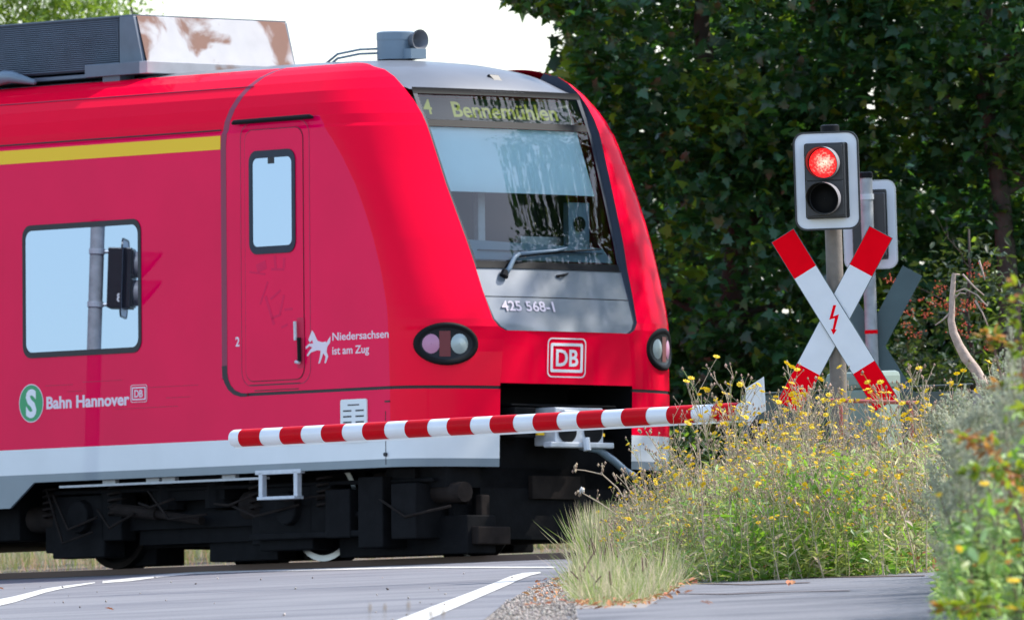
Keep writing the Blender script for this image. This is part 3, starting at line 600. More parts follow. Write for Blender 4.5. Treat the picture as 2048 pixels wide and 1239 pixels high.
# brake resistor box on the roof
bx0, bx1, by, bz0, bz1 = -16.0, -3.88, .80, 4.03, 4.465
a = MB(); a.box(((bx0 + bx1) / 2 - .25, 0, (bz0 + bz1) / 2), (bx1 - bx0 - .5, 2 * by - .10, bz1 - bz0 - .02)); rb = a.build('resistor_box', 'louvre', train)
a = MB(); nsl = 25
for i in range(nsl):
    z = bz0 + .02 + (bz1 - bz0 - .04) * i / (nsl - 1)
    for s in (-1, 1): a.box(((bx0 + bx1) / 2 - .10, s * (by - .02), z), (bx1 - bx0 - .2, .035, .007), 0, [[1, 0, 0], [0, cos(.5 * s), -sin(.5 * s)], [0, sin(.5 * s), cos(.5 * s)]])
kind(a.build('louvre_slat', 'boxgrey', rb), 'stuff')
a = MB(); a.box(((bx0 + bx1) / 2, 0, bz1 + .0), (bx1 - bx0 + .0, 2 * by + .01, .012)); a.build('box_lid', 'boxgrey', rb)
for s in (-1, 1): a = MB(); a.prism([(-4.05, bz0), (-3.745, bz0), (-3.875, bz1 - .008), (-4.05, bz1 - .008)], (0, s * by, 0), (1, 0, 0), (0, 0, 1), (0, s, 0), -.03, .012); a.build('end_frame', 'boxgrey', rb, bevel=.004)
a = MB(); a.add([(-3.735, -by + .02, bz0 + .04), (-3.735, by - .02, bz0 + .04), (-3.865, by - .02, bz1 - .01), (-3.865, -by + .02, bz1 - .01)], [(0, 1, 2, 3)])
a.add([(-3.865, -by + .02, bz1 - .01), (-3.865, by - .02, bz1 - .01), (-3.90, by - .02, bz1 + .004), (-3.90, -by + .02, bz1 + .004)], [(0, 1, 2, 3)]); a.build('end_panel', 'boxrust', rb)
a = MB(); a.box((-3.66, 0, bz0 + .0), (.10, 1.78, .10), 0); a.build('end_rail', mat('rail_panel', (.38, .38, .40), .5, col2=(.25, .15, .11), c2scale=2.3, c2lo=.55, c2hi=.65, var=.12), rb, bevel=.006)
a = MB(); a.box((-4.05, -.86, bz0), (.70, .06, .10), 0)
for x in (-4.1, -5.9, -7.7): 
    for s in (-1, 1): a.box((x, s * .78, bz0 - .07), (.22, .16, .06), 0)
a.box(((bx0 + bx1) / 2, 0, bz0 - .03), (bx1 - bx0, 1.6, .03)); a.build('mounting_rail', 'boxgrey', rb, bevel=.004)
for s in (-1, 1): a = MB(); a.tube([(-5.6, s * .92, 3.99), (-5.4, s * .92, 4.03), (-5.3, s * .92, 4.03), (-5.0, s * .92, 3.97)], [.04, .06, .05, .02], 8); a.build('roof_insulator', 'horn', train, smooth=True)
# horn / warning unit on the roof
a = MB(); a.tube([(-1.50, -.05, 4.01), (-1.50, -.05, 4.165)], .155, 20); a.tube([(-1.50, -.05, 4.165), (-1.50, -.05, 4.225), (-1.50, -.05, 4.235)], [.158, .158, .14], 20); a.box((-1.36, -.02, 4.05), (.2, .16, .08))
hn_ = a.build('horn', 'horn', train, smooth=True, sharp=35)
a = MB(); pr = [(-.16, .05), (0.0, .055), (.05, .07), (.09, .085), (.10, .085), (.09, .07), (.03, .045), (.0, .01)]
a.grid([[(-1.36 + x, .0 + r * cos(t), 4.16 + r * sin(t)) for x, r in pr] for t in np.linspace(0, 2 * pi, 25)]); a.build('horn_trumpet', 'roof', hn_, smooth=True, sharp=50)
a = MB()
for d in (0, .035): a.tube([(-1.5, -.12, 4.10 - d), (-1.75, -.22, 4.10 - d), (-1.93, -.30, 4.07 - d), (-2.02, -.34, 4.0 - d)], .010, 6)
a.build('horn_pipe', 'horn', hn_, smooth=True)

# ================================================================== signals with St Andrew's cross
def signal(loc, yaw, label, back=False, tilt=.012, height=2.92, bz=2.563, bw=.44, bh=.655, cz=1.639, arm=1.325, postm='post', cross=True, digit=False, lit=True, rpost=.057):
    rot = Matrix.Rotation(yaw, 4, 'Z') @ Matrix.Rotation(tilt, 4, 'Y') if not back else Matrix.Rotation(yaw, 4, 'Z') @ Matrix.Rotation(-tilt, 4, 'Y')
    r = thing('crossing_signal', label, 'crossing signal', mw=Matrix.Translation(loc) @ rot)
    a = MB(); a.tube([(0, 0, -.3), (0, 0, height)], rpost, 20); p = a.build('post', postm, r, smooth=True, sharp=40)
    a = MB(); a.tube([(0, 0, height - .03), (0, 0, height + .012), (0, 0, height + .02)], [rpost + .006, rpost + .006, rpost - .01], 20); a.build('post_cap', 'black', r, smooth=True, sharp=40)
    for z in (bz - .22, bz + .22):
        a = MB(); a.tube([(0, 0, z - .022), (0, 0, z + .022)], rpost + .008, 20); a.tube([(0, -rpost, z), (0, -.17, z)], .016, 8); a.box((0, -.15, z), (.08, .03, .06)); a.build('bracket', 'silver', r)
    fy = -.20
    U, V, N = (1, 0, 0), (0, 0, 1), (0, -1, 0)
    a = MB(); a.ring(rrect(bw, bh, .075), rrect(bw - .024, bh - .024, .065), (0, fy - .03, bz), U, V, N, 0, .014, 1)
    a.ring(rrect(bw - .024, bh - .024, .065), rrect(bw - .145, bh - .15, .018), (0, fy - .03, bz), U, V, N, 0, .008, 0)
    a.build('backboard', ['signwhite', 'signblack' if not back else 'signedge'], r)
    a = MB(); a.box((0, fy - .01, bz), (.262, .20, .50)); hs = a.build('housing', 'signblack', r, bevel=.008)
    a = MB(); a.box((0, fy - .024, bz), (bw - .15, .004, bh - .155)); a.build('board_backing', 'signblack', r)
    for k, z in ((0, bz + .118), (1, bz - .118)):
        a = MB(); a.prism(rrect(.25, .232, .01), (-.005, fy - .11, z), U, V, N, 0, .014); a.build('aspect_door', 'signblack', hs, bevel=.003)
        # lens
        a = MB(); rows = [[(-.005 + q * cos(t), fy - .126 - .018 * (1 - (q / .098) ** 2), z + q * sin(t)) for t in np.linspace(0, 2 * pi, 33)[:-1]] for q in (.098, .07, .04, .004)]
        a.grid(rows[::-1] if 0 else rows, closed=True); le = a.build('lens', 'redlens' if (k == 0 and lit) else 'black', hs, smooth=True)
        if k == 0: 
            me = le.data; off = Vector((-.005, fy - .13, z)); me.transform(Matrix.Translation(-off)); le.location = off
        # tunnel visor, longer at the top
        a = MB(); o_, i_ = [], []
        for t in np.linspace(0, 2 * pi, 49)[:-1]:
            ln = .135 + .085 * sin(t); 
            o_.append([(-.005 + .108 * cos(t), fy - .124, z + .108 * sin(t)), (-.005 + .108 * cos(t), fy - .124 - ln, z + .108 * sin(t))])
            i_.append([(-.005 + .103 * cos(t), fy - .124, z + .103 * sin(t)), (-.005 + .103 * cos(t), fy - .124 - ln, z + .103 * sin(t))])
        O_ = np.array(o_).transpose(1, 0, 2); I_ = np.array(i_).transpose(1, 0, 2)
        a.grid(np.array([O_[0], O_[1]]), 1, closed=True); a.grid(np.array([O_[1], I_[1], I_[0]]), 0, closed=True); a.build('visor', ['visorin', 'visorout'], hs, smooth=True, sharp=50)
    if digit: text('3', .10, 'white', hs, (.1325, fy - .08 + .04, bz - .20), (0, 1, 0), (0, 0, 1), (1, 0, 0), 'digit', .001, .002)
    if cross:
        for k, (sg, off) in enumerate(((-1, .012), (1, 0))):      # upper-left to lower-right arm lies in front
            an = radians(60) * sg; ux, uz = cos(an), sin(an); U2 = (ux, 0, uz); V2 = (-uz, 0, ux); o = (0, -rpost - .012 - off, cz); hw = .0885; hl = arm / 2; rl = .29
            a = MB()
            a.prism([(-hl, -hw), (hl, -hw), (hl, hw), (-hl, hw)], o, U2, V2, N, 0, .008, 3)
            e = .004
            a.prism([(-hl + rl, -hw + e), (hl - rl, -hw + e), (hl - rl, hw - e), (-hl + rl, hw - e)], o, U2, V2, N, .008, .0095, 0)
            for s in (-1, 1):
                x0, x1 = sorted((s * (hl - e), s * (hl - rl))); a.prism([(x0, -hw + e), (x1, -hw + e), (x1, hw - e), (x0, hw - e)], o, U2, V2, N, .008, .0095, 1)
            ar = a.build('cross_arm', ['signwhite', 'signred', 'signedge', 'signback'], r)
            if k == 0 or 1:
                b = MB(); b.box((0, -rpost - .006 - off * .3, cz + (.1 if k else -.1)), (.03, .012, .03)); b.build('clamp', 'silver', ar)
        if not back:
            zz = [(.000, .098), (-.030, .002), (.008, .012), (-.010, -.062), (-.022, -.060), (-.006, -.098), (.018, -.066), (.006, -.064), (.036, .036), (-.004, .022), (.020, .098)]
            b = MB(); b.prism(zz, (-.005, -rpost - .012 - .012 - .0095, cz + .0), U, V, N, 0, .0015); b.build('lightning_arrow', 'signred', r)
    return r
ps = at(1690, 880, 100)
base1 = Vector((at(1671, 500, 100).x + .0, 100, 0))
signal(Vector((base1.x - .035, 100, 0)), radians(-9), 'lit red crossing signal over the red and white cross facing the road')
s2 = signal(Vector((2.835, 119.5, 0)), radians(180 - 6), 'rear of the dark green crossing cross and signal beyond the track', back=True, tilt=.01, height=2.93, bz=2.53, bw=.43, bh=.71, cz=1.56, arm=1.36, postm='postgrey', rpost=.05)
a = MB(); a.tube([(0, 0, 1.66), (0, 0, 1.69)], .052, 20); a.build('red_band', 'signred', s2)
signal(Vector((-7.35, 121.05, 0)), radians(-2), 'signal post left of the road, seen only as reflection in the carriage window', height=3.16, bz=2.70, cz=1.75, postm='postgrey', digit=True, lit=False, rpost=.06, cross=False)

# ================================================================== barrier
bar = thing('level_crossing_barrier', 'lowered red and white striped barrier pole with counterweight arms across the road', 'barrier', loc=(1.7, 100, 0))
B0, B1 = at(470, 876, 102.6) - Vector(bar.location), at(1492, 821.5, 99.6) - Vector(bar.location)
def bp(t): return B0 + (B1 - B0) * t
R_ = .0595
bd = (B1 - B0).normalized(); bs = bd.cross(Vector((0, 0, 1))).normalized(); bu = bs.cross(bd)
def tubeseg(mb, a0, a1, r, mi=0, n=28, cap=False): mb.tube([bp(a0), bp(a1)], [r, r * .999], n, mi, cap)
a = MB(); a.tube([bp(-.003), bp(0), bp(.003), bp(1)], [R_ * .90, R_ * .985, R_, R_ * .97], 28, 0); pole = a.build('pole', 'bwhite', bar, smooth=True, sharp=40)
px_red = [(486, 530), (571, 615), (656, 699), (740, 785), (826, 872), (911, 958), (997, 1044), (1083, 1131), (1170, 1219), (1258, 1307), (1347, 1395), (1436, 1482)]
for x0, x1 in px_red:
    a = MB(); tubeseg(a, (x0 - 468) / 1024, (x1 - 468) / 1024, R_ * (1.0 + .018), 0)
    a.build('red_band', 'bred', pole, smooth=True)
a = MB(); a.prism([(-.012, -R_ - .012), (.012, -R_ - .012), (.012, -R_ + .004), (-.012, -R_ + .004)], B0, bs, bu, bd, 0.01, (B1 - B0).length - .02); a.build('under_strip', 'bwhite', pole)
q = at(1512, 805, 99.5) - Vector(bar.location)
a = MB(); a.prism([(-.066, -.13), (-.058, -.16), (.0, -.085), (.062, -.055), (.058, .17), (-.068, .098)], q, (1, 0, 0), (0, 0, 1), (0, -1, 0), -.012, .012, 0); a.prism([(.050, -.06), (.064, -.055), (.060, .172), (.046, .164)], q, (1, 0, 0), (0, 0, 1), (0, -1, 0), -.07, .03, 0); a.build('flange_plate', 'bwhite', bar)
q = at(1518, 862, 99.7) - Vector(bar.location)
a = MB(); a.box(q, (.13, .12, .16), 0); a.tube([q + Vector((.04, -.08, .03)), q + Vector((.04, -.05, .03))], .03, 12, 1); a.build('pole_clamp', ['black', 'silver'], bar, bevel=.01)
# counterweight arms: near and far plate joined by an end block coloured lighter as sunlit
cw0, cw1 = at(1487, 789, 102.2) - Vector(bar.location), at(1976, 780, 102.2) - Vector(bar.location)
L_ = (cw1.x - cw0.x)
for dy in (0, .95):
    a = MB(); a.prism([(0, -.30), (L_ - .11, -.30), (L_ - .11, .0), (0, 0)], (cw0.x, cw0.y + dy, cw0.z), (1, 0, (cw1.z - cw0.z) / L_), (0, 0, 1), (0, -1, 0), -.035, .035)
    a.box((cw0.x + L_ / 2, cw0.y + dy, cw0.z + .004), (L_ - .2, .10, .012)); a.build('counterweight_arm', 'armgrey', bar, bevel=.006)
a = MB(); a.box((cw1.x - .055, cw1.y + .47, cw1.z - .15), (.11, 1.05, .31)); a.build('counterweight', 'wood', bar, bevel=.006)
a = MB(); a.box((cw1.x - .17, cw0.y - .045, cw0.z - .14), (.035, .02, .20)); a.build('arm_slot', 'black', bar)
ci = Vector(((at(1650, 745, 101.6).x + at(1806, 745, 101.6).x) / 2, 101.75, 0)) - Vector((1.7, 100, 0))
wC = at(1806, 745, 101.6).x - at(1640, 745, 101.6).x; zC = at(1730, 742, 101.6).z
ya = radians(-20); RC = [[cos(ya), -sin(ya), 0], [sin(ya), cos(ya), 0], [0, 0, 1]]
a = MB(); a.box((ci.x, ci.y + .15, zC / 2 - .06), (wC - .19, .46, zC - .12), 0, RC); a.build('drive_cabinet', 'cabinet', bar, bevel=.02)
a = MB(); a.box((ci.x, ci.y + .15, zC - .06), (wC - .17, .48, .12), 0, RC); a.build('cabinet_lid', 'cabinet', bar, bevel=.035)
r1, r2 = at(1660, 800, 98.9) - Vector(bar.location), at(1834, 805, 98.9) - Vector(bar.location)
a = MB(); a.tube([r1, r2], .013, 12); a.tube([r1 + (r2 - r1) * .12 + Vector((0, .02, 0)), r1 + (r2 - r1) * .12 + Vector((0, .02, -.9))], .013, 8); a.tube([r1 + (r2 - r1) * .93 + Vector((0, .02, 0)), r1 + (r2 - r1) * .93 + Vector((0, .02, -.9))], .013, 8)
tag(a.build('handrail', 'rodred', None, smooth=True, sharp=40), 'faded red horizontal pipe in front of the crossing post', 'handrail').location = bar.location
p4 = at(1700, 900, 98.5)
a = MB(); a.tube([(p4.x - .01, 98.5, 0), (p4.x, 98.5, .86), (p4.x, 98.5, .87)], [.026, .026, .012], 12); tag(a.build('marker_post', 'post', None, smooth=True, sharp=40), 'short pale wooden stake among the yellow weeds under the cross', 'stake')

# ================================================================== track
trk = thing('track', 'rusty rails on sleepers passing under the train', 'railway track', mw=TM)
for s in (-1, 1):
    a = MB(); a.box((-6, s * .75, -.06), (90, .07, .13)); a.build('rail', 'rail', trk)

# ================================================================== vegetation
def rand_rot(n, tilt=.9, rng=RNG):
    az = rng.uniform(0, 2 * pi, n); tl = np.abs(rng.normal(0, tilt, n)).clip(0, 2.2); sp = rng.uniform(0, 2 * pi, n)
    def Rz(t): z = np.zeros((len(t), 3, 3)); z[:, 0, 0] = np.cos(t); z[:, 0, 1] = -np.sin(t); z[:, 1, 0] = np.sin(t); z[:, 1, 1] = np.cos(t); z[:, 2, 2] = 1; return z
    def Rx(t): z = np.zeros((len(t), 3, 3)); z[:, 1, 1] = np.cos(t); z[:, 1, 2] = -np.sin(t); z[:, 2, 1] = np.sin(t); z[:, 2, 2] = np.cos(t); z[:, 0, 0] = 1; return z
    return Rz(az) @ Rx(tl) @ Rz(sp)
def scatter_mesh(name, P, S, R, tv, tf, mats, mi=None, parent=None):
    tv = np.array(tv, float); n = len(P); k = len(tv)
    V = np.einsum('nij,kj->nki', R, tv) * np.asarray(S)[:, None, None] + np.asarray(P)[:, None, :]
    me = bpy.data.meshes.new(name); me.vertices.add(n * k); me.vertices.foreach_set('co', V.reshape(-1).astype(np.float32))
    lf = np.concatenate([np.array(f) for f in tf]); cnt = np.array([len(f) for f in tf])
    L_ = (lf[None, :] + (np.arange(n) * k)[:, None]).ravel().astype(np.int32); C_ = np.tile(cnt, n).astype(np.int32)
    me.loops.add(len(L_)); me.loops.foreach_set('vertex_index', L_); me.polygons.add(len(C_))
    me.polygons.foreach_set('loop_start', np.concatenate(([0], np.cumsum(C_)[:-1])).astype(np.int32)); me.polygons.foreach_set('loop_total', C_)
    for m in (mats if isinstance(mats, list) else [mats]): me.materials.append(M[m])
    if mi is not None: me.polygons.foreach_set('material_index', np.repeat(mi, len(tf)).astype(np.int32))
    me.update(calc_edges=True); o = bpy.data.objects.new(name, me); COL.objects.link(o)
    if parent: o.parent = parent
    return o
# five-lobed maple leaf, folded slightly along its veins
_ml = [(0, -.12, 0), (.16, -.02, .02), (.42, -.10, -.04), (.34, .08, .01), (.58, .30, -.08), (.30, .30, .02), (.24, .42, .0), (.0, .85, -.10), (-.24, .42, .0), (-.30, .30, .02), (-.58, .30, -.08), (-.34, .08, .01), (-.42, -.10, -.04), (-.16, -.02, .02), (0, .15, .05)]
MLV = [(x, y, z) for x, y, z in _ml]; MLF = [(14, i, i + 1) for i in range(0, 13)] + [(14, 13, 0)]
OVV = [(0, 0, 0), (.22, .35, .06), (.16, .75, .02), (0, 1, -.10), (-.16, .75, .02), (-.22, .35, .06), (0, .5, -.02)]; OVF = [(0, 1, 6), (1, 2, 6), (2, 3, 6), (3, 4, 6), (4, 5, 6), (5, 0, 6)]
LNV = [(0, 0, 0), (.07, .3, .03), (.05, .7, 0), (0, 1, -.12), (-.05, .7, 0), (-.07, .3, .03)]; LNF = [(0, 1, 4, 5), (1, 2, 3, 4)]
def limbs(mb, base, top, r0, n, spread, rng, levels=2):
    base = np.array(base, float); top = np.array(top, float); k = 8
    P = [base + (top - base) * i / (k - 1) + rng.normal(0, .03, 3) * np.linalg.norm(top - base) * .35 * (i > 0) for i in range(k)]
    mb.tube(P, [r0 * (1 - .8 * i / (k - 1)) for i in range(k)], 9)
    if levels:
        for j in range(n):
            i = rng.integers(2, k - 1); a = rng.uniform(0, 2 * pi); ln = spread * rng.uniform(.5, 1)
            e = P[i] + np.array([cos(a), sin(a) * .8, rng.uniform(.1, .7)]) * ln
            limbs(mb, P[i], e, r0 * (1 - .8 * i / (k - 1)) * .5, max(2, n // 2), spread * .5, rng, levels - 1)
def crown(clusters, per, size, rad, rng, flat=.8):
    P, S = [], []
    for c in clusters:
        n = max(4, int(rng.poisson(per))); d = rng.normal(0, 1, (n, 3)) * np.array([rad, rad, rad * flat]); P.append(np.array(c) + d); S.append(size * rng.uniform(.5, 1.25, n))
    return np.concatenate(P), np.concatenate(S)
def pxy(P):   # photo pixel of points, to keep the crown's outline where it stands
    d = P - np.array([0, 0, HC]); z = d @ np.array(fw); return W2 + F * (d @ np.array(rt)) / z, H2 - F * (d @ np.array(up)) / z
def ellip(n, c, r, rng):
    u = rng.normal(0, 1, (n, 3)); u /= np.linalg.norm(u, axis=1)[:, None]; q = rng.uniform(.25, 1, n) ** .45
    return np.array(c) + u * q[:, None] * np.array(r)
def leafobjs(parent, P, S, R, count, tv, tf, m, rng):
    x, y = pxy(P); inn = np.where((x > 980) & (x < 2060) & (y > -20) & (y < 900))[0]
    key = S[inn] / P[inn, 1] ** 3 * rng.uniform(.97, 1.03, len(inn)); idx = inn[np.argsort(-key)[:count]]
    mb = MB(); mb.add(tv, tf); o = mb.build('leaf', m, parent); me = o.data
    for j, i in enumerate(idx):
        q = o if j == 0 else bpy.data.objects.new('leaf', me)
        if j: COL.objects.link(q); q.parent = parent
        q.matrix_local = Matrix.Translation(P[i]) @ Matrix(R[i].tolist()).to_4x4() @ Matrix.Scale(float(S[i]), 4)
    keep = np.ones(len(P), bool); keep[idx] = False; return keep
def tree(label, base, top, r0, ells, per, size, rad, tv, tf, mts, probs, seed, cut=None, nleaf=0, cat='tree', name='maple_tree', limb=(5, 1.2), tilt=.9):
    rng = np.random.default_rng(seed); t = thing(name, label, cat, (0, 0, 0))
    mb = MB(); limbs(mb, base, top, r0, limb[0], limb[1], rng); mb.build('trunk', 'bark', t, smooth=True)
    cl = np.concatenate([ellip(n, c, r, rng) for n, c, r in ells])
    P, S = crown(cl, per, size, rad, rng)
    if cut is not None: k = cut(P); P, S = P[k], S[k]
    P[:, 2] = P[:, 2].clip(.05, None); R = rand_rot(len(P), tilt, rng); mi = rng.choice(len(mts), len(P), p=probs)
    if len(mts) > 1:
        pt = np.sin(2.1 * P[:, 0] + 1.3 * P[:, 2] + seed) * np.sin(2.7 * P[:, 2] - 1.4 * P[:, 0]) > .5; mi = np.where(pt & (rng.random(len(P)) < .5), 1, mi)  # clumps switched to the yellow tone as painted sunlit patches
    if nleaf: k = leafobjs(t, P, S, R, nleaf, tv, tf, mts[0], rng); P, S, R, mi = P[k], S[k], R[k], mi[k]
    kind(scatter_mesh('crown', P, S, R, tv, tf, mts, mi, t), 'stuff'); return t
def sky_cut(P):   # the ragged left edge of the maples against the sky
    x, y = pxy(P); n = 16 * np.sin(P[:, 2] * 9.1 + P[:, 1] * 3) + 10 * np.sin(P[:, 2] * 23 + P[:, 0] * 7)
    lim = np.interp(y, [-400, -30, 2, 12, 35, 60, 110, 128, 140, 160, 200], [820, 960, 1008, 1045, 1095, 1130, 1112, 1118, 1100, 1090, 1040])
    return x > lim + n * .7
tree('big dark maple whose boughs hang over the train, left of the signal', (2.0, 134.2, 0), (1.9, 134.4, 6.5), .17,
     [(330, (1.9, 133.6, 4.6), (2.1, 1.3, 1.7)), (300, (1.7, 133.8, 2.4), (1.8, 1.2, 1.9)), (30, (.35, 133.2, 5.0), (.6, .5, .3)), (110, (1.6, 133.4, .9), (1.9, .8, 1.0))],
     32, .128, .17, MLV, MLF, ['maple', 'maple_yellow_lit'], [.9, .1], 5, sky_cut, 300)
tree('tall dark maple with thick trunk at the right edge behind the dead branch', (4.42, 133.0, 0), (4.25, 133.6, 7.0), .125,
     [(300, (4.6, 133.2, 4.9), (1.8, 1.2, 1.7)), (170, (4.4, 134.0, 3.0), (1.8, .9, 1.0)), (140, (4.8, 135.0, 1.6), (2.0, .8, 1.6))],
     31, .13, .18, MLV, MLF, ['maple', 'maple_yellow_lit'], [.88, .12], 6, sky_cut, 300)
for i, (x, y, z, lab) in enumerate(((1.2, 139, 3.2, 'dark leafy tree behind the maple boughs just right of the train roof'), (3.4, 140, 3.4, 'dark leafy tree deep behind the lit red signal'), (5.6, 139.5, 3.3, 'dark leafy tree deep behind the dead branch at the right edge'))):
    tree(lab, (x, y, 0), (x, y, 6.5), .15, [(380, (x, y, z + 1.2), (1.8, 1.4, 3.2)), (110, (x, y, 1.2), (1.7, 1.0, 1.3))], 22, .19, .25, MLV, MLF, ['bgleaf', 'maple_yellow_lit'], [.93, .07], 20 + i, sky_cut, 0, name='dark_tree')
tree('rowan bush with orange berries behind the signal', (3.9, 127, 0), (3.9, 127.2, 2.6), .04,
     [(70, (3.9, 127.2, 1.7), (.75, .5, .8)), (80, (3.2, 127.5, .9), (1.0, .5, .8)), (60, (4.7, 127.6, .8), (.7, .5, .7))], 24, .085, .10, OVV, OVF, ['rowan', 'maple_yellow_lit'], [.94, .06], 31, None, 0, name='rowan_bush', cat='bush', limb=(5, .7))
row = [o for o in COL.objects if o.name.startswith('rowan_bush')][0]
rng = np.random.default_rng(41)
for px, py in ((1870, 605), (1892, 607), (1931, 606), (1940, 616), (1931, 646), (1926, 668), (1816, 622), (1852, 630), (1816, 652), (1830, 668), (1961, 535), (1952, 548), (1968, 530), (1780, 560), (1905, 660), (1910, 620), (1955, 606), (1975, 700), (1880, 575), (1840, 600)):
    c = at(px, py, 126.4 + rng.uniform(-.2, .2)); n = int(rng.integers(8, 22)); P = np.array(c) + rng.normal(0, 1, (n, 3)) * np.array([.035, .03, .022])
    OC = [(1, 0, 0), (0, 1, 0), (-1, 0, 0), (0, -1, 0), (0, 0, 1), (0, 0, -1)]; OF = [(0, 1, 4), (1, 2, 4), (2, 3, 4), (3, 0, 4), (1, 0, 5), (2, 1, 5), (3, 2, 5), (0, 3, 5)]
    scatter_mesh('berry_cluster', P, np.full(n, .0085), rand_rot(n), OC, OF, 'berry', None, row)
# dead curving branch
a = MB(); dbp = [(1980, 800, .115), (1962, 765, .10), (1950, 740, .085), (1930, 715, .09), (1916, 690, .075), (1905, 665, .07), (1900, 640, .06), (1902, 625, .052), (1902, 600, .05), (1904, 570, .042), (1906, 548, .038)]
DP = [at(x + 2, y, 105.5) for x, y, _ in dbp]; DP = [at(1990, 860, 105.5), ] + DP
a.tube([DP[0] - Vector((0, 0, .6))] + DP, [.034, .034] + [r * .42 for _, _, r in dbp], 12)
dw = a.build('dead_branch', 'deadwood', None, smooth=True, sharp=60); tag(dw, 'bare pale dead branch curving up behind the counterweight arm', 'dead branch')
a = MB()
for tw in ([(1906, 585), (1930, 577), (1955, 590), (1965, 602), (1975, 612)], [(1925, 548), (1950, 575), (1968, 590)], [(1905, 548), (1920, 549)], [(1905, 600), (1920, 585), (1932, 587)], [(1950, 600), (1965, 625), (1976, 652)], [(1958, 520), (1966, 545), (1970, 560)], [(1900, 625), (1885, 640), (1870, 650)]):
    a.tube([at(x, y, 105.5) for x, y in tw], [.009] + [.006] * (len(tw) - 1), 6)
a.build('twig', 'deadwood', dw, smooth=True)
# pale-leaved tree at the far left, standing beyond the train
tree('pale green sunlit tree with narrow leaves above the roof box', (-6.0, 152, 0), (-5.6, 152, 6.6), .14,
     [(230, (-5.9, 152, 6.6), (1.75, 1.4, 1.5)), (260, (-5.3, 152, 5.55), (1.6, 1.0, .75))], 40, .17, .20, LNV, LNF, ['willow'], [1], 51, lambda P: pxy(P)[0] < 238 + 14 * np.sin(P[:, 2] * 14), 0, name='locust_tree', limb=(7, 1.3), tilt=1.2)
tree('wispy birch top showing just right of the pale green tree', (-3.75, 158, 0), (-3.85, 158, 6.1), .05,
     [(46, (-3.95, 158, 6.0), (.42, .4, .75))], 18, .075, .10, OVV, OVF, ['willow'], [1], 52, None, 0, name='birch_tree', limb=(6, .4), tilt=1.2)
# trees beyond the track outside the frame on the right; the windscreen mirrors them
for i, (x, y) in enumerate(((12.5, 125.5), (14, 115), (18.5, 117.5), (22, 112))):
    tree(['round dark tree beyond the track, first one right of the frame', 'round dark tree beyond the track, second one right of the frame', 'round dark tree beyond the track, third one right of the frame', 'round dark tree beyond the track, farthest right of the frame'][i],
         (x, y, 0), (x, y, 9.5), .2, [(170, (x, y, 3.6), (2.0, 1.6, 2.2)), (330, (x + .5, y, 8.2), (2.8, 2.4, 3.2))], 22, .19, .36, MLV, MLF, ['maple', 'maple_yellow_lit'], [.85, .15], 60 + i, None, 0, name='trackside_tree')
tree('tall spreading maple just right of the frame beyond the track, mirrored in the windscreen', (11.6, 121.6, 0), (11.2, 121.3, 13.5), .26,
     [(330, (11.2, 120.6, 7.6), (2.7, 3.2, 3.0)), (85, (11.2, 122.3, 12.6), (2.2, 2.6, 1.7)), (110, (10.6, 118.8, 4.8), (2.2, 2.0, 1.8))], 22, .18, .36, MLV, MLF, ['maple', 'maple_yellow_lit'], [.85, .15], 71, lambda P: P[:, 0] > 8.0, 0, name='trackside_tree')
# far belt of woodland round the horizon
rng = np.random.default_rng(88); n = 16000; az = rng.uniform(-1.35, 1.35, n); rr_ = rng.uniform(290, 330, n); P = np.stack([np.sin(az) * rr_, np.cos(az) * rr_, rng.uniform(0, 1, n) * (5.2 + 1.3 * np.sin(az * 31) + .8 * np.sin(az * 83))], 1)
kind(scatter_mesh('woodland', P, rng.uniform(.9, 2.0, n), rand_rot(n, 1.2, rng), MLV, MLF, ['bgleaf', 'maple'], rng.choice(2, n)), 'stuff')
# low shrubbery beyond the track
rng = np.random.default_rng(77)
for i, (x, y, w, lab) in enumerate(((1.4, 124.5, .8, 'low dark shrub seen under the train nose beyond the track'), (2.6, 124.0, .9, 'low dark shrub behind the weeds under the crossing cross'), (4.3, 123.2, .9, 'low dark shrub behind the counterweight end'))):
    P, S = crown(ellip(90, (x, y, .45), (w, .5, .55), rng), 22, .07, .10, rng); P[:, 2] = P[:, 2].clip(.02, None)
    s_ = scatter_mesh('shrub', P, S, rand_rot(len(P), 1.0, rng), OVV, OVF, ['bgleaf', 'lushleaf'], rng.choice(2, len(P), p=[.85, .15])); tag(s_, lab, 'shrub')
# sunlit grass beyond the train
GRV = [(-.011, 0, 0), (.011, 0, 0), (.008, .02, .5), (-.008, .02, .5), (.0, .10, 1.0)]; GRF = [(0, 1, 2, 3), (3, 2, 4)]
def blades(n, pos, h, rng, lean=.3):
    R = rand_rot(n, lean, rng); return scatter_mesh
def grass_patch(name, P, S, lean, mats, probs, rng):
    n = len(P); return kind(scatter_mesh(name, P, S, rand_rot(n, lean, rng), GRV, GRF, mats, rng.choice(len(mats), n, p=probs)), 'stuff')
n = 14000; P = np.stack([rng.uniform(-9, 2.5, n), rng.uniform(124, 150, n), np.zeros(n)], 1); k = (P[:, 1] > 121.5 - .0 + (-P[:, 0]) * 1.15 + 2.6); P = P[k]
grass_patch('grass', P, rng.uniform(.08, .3, len(P)), .45, ['grass', 'drygrass'], [.6, .4], rng)

